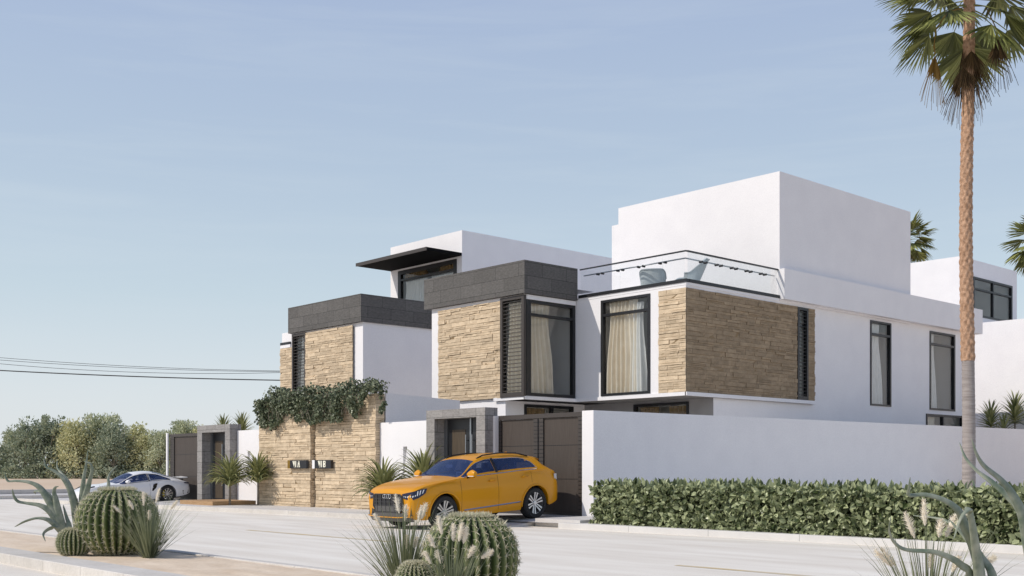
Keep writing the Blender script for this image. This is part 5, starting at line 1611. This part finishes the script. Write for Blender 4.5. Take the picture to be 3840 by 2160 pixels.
    m = M(); m.grid([[(.88 + .11 * (1 - (abs(y) / .86) ** 3) - dx, y, z) for y in [-.86 + 1.72 * k / 14 for k in range(15)]] for z, dx in ((.30, 0), (.235, .02), (.22, .12))]); m.build('splitter', MT['trim'], t, smooth=True)
    m = M(); m.grid([[(-3.30, y, 1.645 - .10 * (abs(y) / .64) ** 2.1), (-3.50, y, 1.61 - .10 * (abs(y) / .64) ** 2.1), (-3.495, y, 1.58 - .10 * (abs(y) / .64) ** 2.1), (-3.3, y, 1.595 - .10 * (abs(y) / .64) ** 2.1)] for y in [-.62 + 1.24 * k / 10 for k in range(11)]]); m.build('roof_spoiler', PO, t, smooth=True, sharp=30)
    m = M(); m.add([(-2.75, -.01, 1.69), (-2.75, .01, 1.69), (-2.93, -.015, 1.66), (-2.93, .015, 1.66), (-2.9, 0, 1.745), (-2.94, 0, 1.74)], [(0, 1, 4), (0, 4, 5, 2), (1, 3, 5, 4), (2, 5, 3)]); m.build('aerial', PO, t)
    m = M(); m.box(-1.0, -.97, -.12, .12, 1.42, 1.5); m.build('rear_view_mirror', MT['interior'], t)
    m = M(); m.tube([(-1.02 + .0 * math.cos(a) + .06 * math.sin(a), .40 + .18 * math.cos(a), 1.14 + .16 * math.sin(a)) for a in [2 * PI * k / 20 for k in range(21)]], .014, 6, cap=False); m.build('steering_wheel', MT['interior'], t)
    m = M(); m.grid([[(-3.96, y, z) for y in (-.75, 0, .75)] for z in (.42, .58)]); m.build('rear_bumper_insert', MT['trim'], t)
suv_details(suv)

# ------------------------------ white coupe
CPE = dict(
    zt=[(.98, .50), (.95, .56), (.8, .655), (.5, .74), (0, .83), (-.32, .885), (-.4, .905), (-1.12, 1.235), (-1.4, 1.29), (-1.75, 1.305), (-2.1, 1.275), (-2.6, 1.13), (-3.05, .97), (-3.3, .885), (-3.42, .82), (-3.5, .7)],
    zs=[(.98, .42), (.93, .53), (.8, .63), (.5, .75), (0, .82), (-.4, .825), (-1, .835), (-1.8, .865), (-2.4, .905), (-2.8, .88), (-3.2, .80), (-3.42, .73), (-3.5, .6)],
    zg=[(.98, .46), (.93, .55), (.8, .645), (.5, .765), (0, .845), (-.38, .86), (-.5, .875), (-1.22, 1.185), (-1.6, 1.245), (-2.0, 1.205), (-2.5, 1.05), (-2.85, .94), (-3.2, .83), (-3.42, .76), (-3.5, .62)],
    gw=[(.98, .50), (.8, .62), (0, .70), (-.4, .70), (-1.22, .57), (-1.7, .545), (-2.4, .56), (-2.85, .66), (-3.2, .72), (-3.5, .66)],
    W=[(.98, .62), (.95, .70), (.88, .78), (.7, .85), (.4, .90), (0, .925), (-.8, .90), (-1.4, .895), (-2, .92), (-2.45, .95), (-2.9, .945), (-3.2, .90), (-3.42, .82), (-3.5, .72)],
    zb=[(.98, .22), (.8, .16), (.5, .15), (-.4, .15), (-2, .16), (-2.9, .2), (-3.3, .27), (-3.5, .34)],
    axles=(0, -2.45), arch=.375, hub=.34, zmid=.52, tuck_hi=.06, tuck_lo=.08, flare=.012, ends=(.98, -3.5),
    glass=lambda x, fr, z: -2.62 < x < -.56 and .14 < fr < .86 and not (-1.78 < x < -1.70) and (x > -2.2 or fr < .86 - (-2.2 - x) * .9),
    pane=lambda x: 0 if x > -1.74 else 1,
    wind=lambda x, fr: -1.16 < x < -.4 and fr > .06, rear=lambda x, fr: -2.75 < x < -2.0 and fr > .12, hood=lambda x, fr: -.34 < x < .86 and fr > .02,
    doors=((-.55, -1.72),), sill=.24, cabin=(-.4, -2.6), floor=.32, dash=.84,
    seats=((-1.35, .36, 1.08), (-1.35, -.36, 1.08)),
    track=.93, rt=.345, wt=.28, spokes=10, twin=False, spw=(.012, .016), under=.16, caliper=True)
MT['caliper'] = mat('yellow caliper', (.55, .42, .03), .4)
PW = paint('white car paint', (.88, .87, .87), .3)
Mr = Matrix.Rotation(-PI / 2 - math.radians(2), 4, 'Z') @ Matrix.Rotation(math.atan2(.11, 2.45), 4, 'Y')
cpe, B2, ob2, sline2, V2, xs2, J2 = make_car('parked_car', 'white low two-door sports coupe parked nose out before the dark gate on the left', 'car', CPE, (-42.9, 17.45, -.01), Mr.to_euler(), PW, .97)
def cpe_details(t):
    sy = B2.side_y; f = B2.f
    col = lambda x, fr, s: (x, s * (sy(x, f['zs'](x)) + (f['gw'](x) - sy(x, f['zs'](x))) * fr ** 1.15 + .004), f['zs'](x) + (f['zg'](x) - f['zs'](x)) * fr)
    for s in (1, -1):
        sline2([(-.54, .24 + .06 * k) for k in range(10)], .003, MT['wheelwell'], 'door_seam', s, 0); sline2([(-1.74, .26 + .06 * k) for k in range(10)], .003, MT['wheelwell'], 'door_seam', s, 0)
        m = M(); m.tube([col(x, .87, s) for x in [-.7 - .1 * k for k in range(16)]] + [col(-2.4, .7, s), col(-2.55, .5, s), col(-2.62, .3, s), col(-2.6, .12, s)] + [col(x, .1, s) for x in [-2.4 + .2 * k for k in range(10)]], .012, 5); m.build('window_trim', MT['gloss_black'], t)
        m = M(); m.tube([col(-1.74, .12, s), col(-1.74, .5, s), col(-1.74, .88, s)], .03, 4); m.build('door_pillar', MT['gloss_black'], t)
        m = M(); rows = []
        for k in range(8):
            q = k / 7; r = .02 + .075 * math.sin(PI * (.1 + .8 * q)) ** .7
            rows.append([(-.78 + .06 * math.cos(a) - .02 * q, s * (.90 + .2 * q), .915 + r * math.sin(a) * .8 + .01 * q) for a in [2 * PI * z / 12 for z in range(12)]])
        m.grid(rows, close=True); m.quad(*rows[-1]); m.quad(*rows[0]); m.build('wing_mirror', PW, t, smooth=True, sharp=50)
        # oval headlight on the fender
        m = M(); cx, cy, cz = .60, .70, .70
        rows = []
        for r in (.0, .6, 1.0):
            rows.append([(cx + .17 * r * math.cos(a) - .0, s * (cy + .095 * r * math.sin(a) * .9 + .05 * r * -math.cos(a) * .6), cz + .035 - .09 * r * math.cos(a) * .75 + .012 * (1 - r) - .035 * r * math.sin(a)) for a in [2 * PI * k / 20 for k in range(20)]])
        m.grid(rows, close=True); hl = m.build('headlight', MT['gloss_black'], t, smooth=True)
        m = M()
        for dx, dy in ((.06, .0), (-.05, .0)): m.lathe([(0, .0), (.03, 0)], (cx + dx, s * (cy - dx * .3), cz + .05 - dx * .45), 'z', 10)
        m.build('light_unit', MT['lamp_white'], hl)
        m = M(); m.grid([[(.985, s * .30, .36), (.965, s * .52, .37), (.90, s * .74, .40)], [(.985, s * .30, .24), (.965, s * .54, .24), (.90, s * .77, .25)]]); m.build('air_intake', MT['gloss_black'], t)
        m = M(); m.tube([(.70, s * (sy(.7, .56) + .006), .555), (.5, s * (sy(.5, .575) + .006), .575)], .012, 5); m.build('side_marker', MT['gloss_black'], t)
        # side air scoop ahead of the rear wheel
        m = M(); P4 = [(-1.88, .76), (-2.0, .80), (-2.05, .78), (-1.98, .62), (-1.86, .50), (-1.80, .50)]
        m.add([(x, s * (sy(x, z) + .008), z) for x, z in P4], [(0, 1, 2, 3), (0, 3, 4, 5)]); m.build('side_scoop', MT['gloss_black'], t)
        m = M(); m.grid([[(-3.16, s * (sy(-3.16, .76) + .006), .79), (-3.3, s * (sy(-3.3, .74) + .008), .775), (-3.43, s * .80, .755)], [(-3.22, s * (sy(-3.22, .7) + .006), .735), (-3.33, s * (sy(-3.33, .7) + .008), .72), (-3.45, s * .795, .705)]]); m.build('tail_lamp', MT['lamp_dark'], t)
        m = M(); m.grid([[(-3.1, s * (sy(-3.1, .42) + .006), .44), (-3.38, s * (sy(-3.38, .42) + .008), .46)], [(-3.12, s * (sy(-3.12, .3) + .006), .31), (-3.38, s * (sy(-3.38, .32) + .008), .32)]]); m.build('rear_vent', MT['gloss_black'], t)
    m = M(); m.grid([[(.995, y, z) for y in (-.62, -.3, .3, .62)] for z in (.22, .19)]); m.build('front_lip', MT['trim'], t)
    m = M(); m.grid([[(-3.12, y, .985 - .03 * abs(y)), (-3.45, y, 1.015 - .05 * abs(y)), (-3.46, y, .985 - .05 * abs(y)), (-3.15, y, .96 - .03 * abs(y))] for y in [-.66 + 1.32 * k / 10 for k in range(11)]])
    for y in (-.66, .66): m.quad((-3.12, y, .965), (-3.45, y, .982), (-3.46, y, .95), (-3.15, y, .94))
    m.build('rear_wing', PW, t, smooth=True, sharp=30)
    m = M()
    for y in (-.35, .35): m.box(-3.38, -3.25, y - .02, y + .02, .84, .97)
    m.build('wing_stay', MT['trim'], t)
cpe_details(cpe)
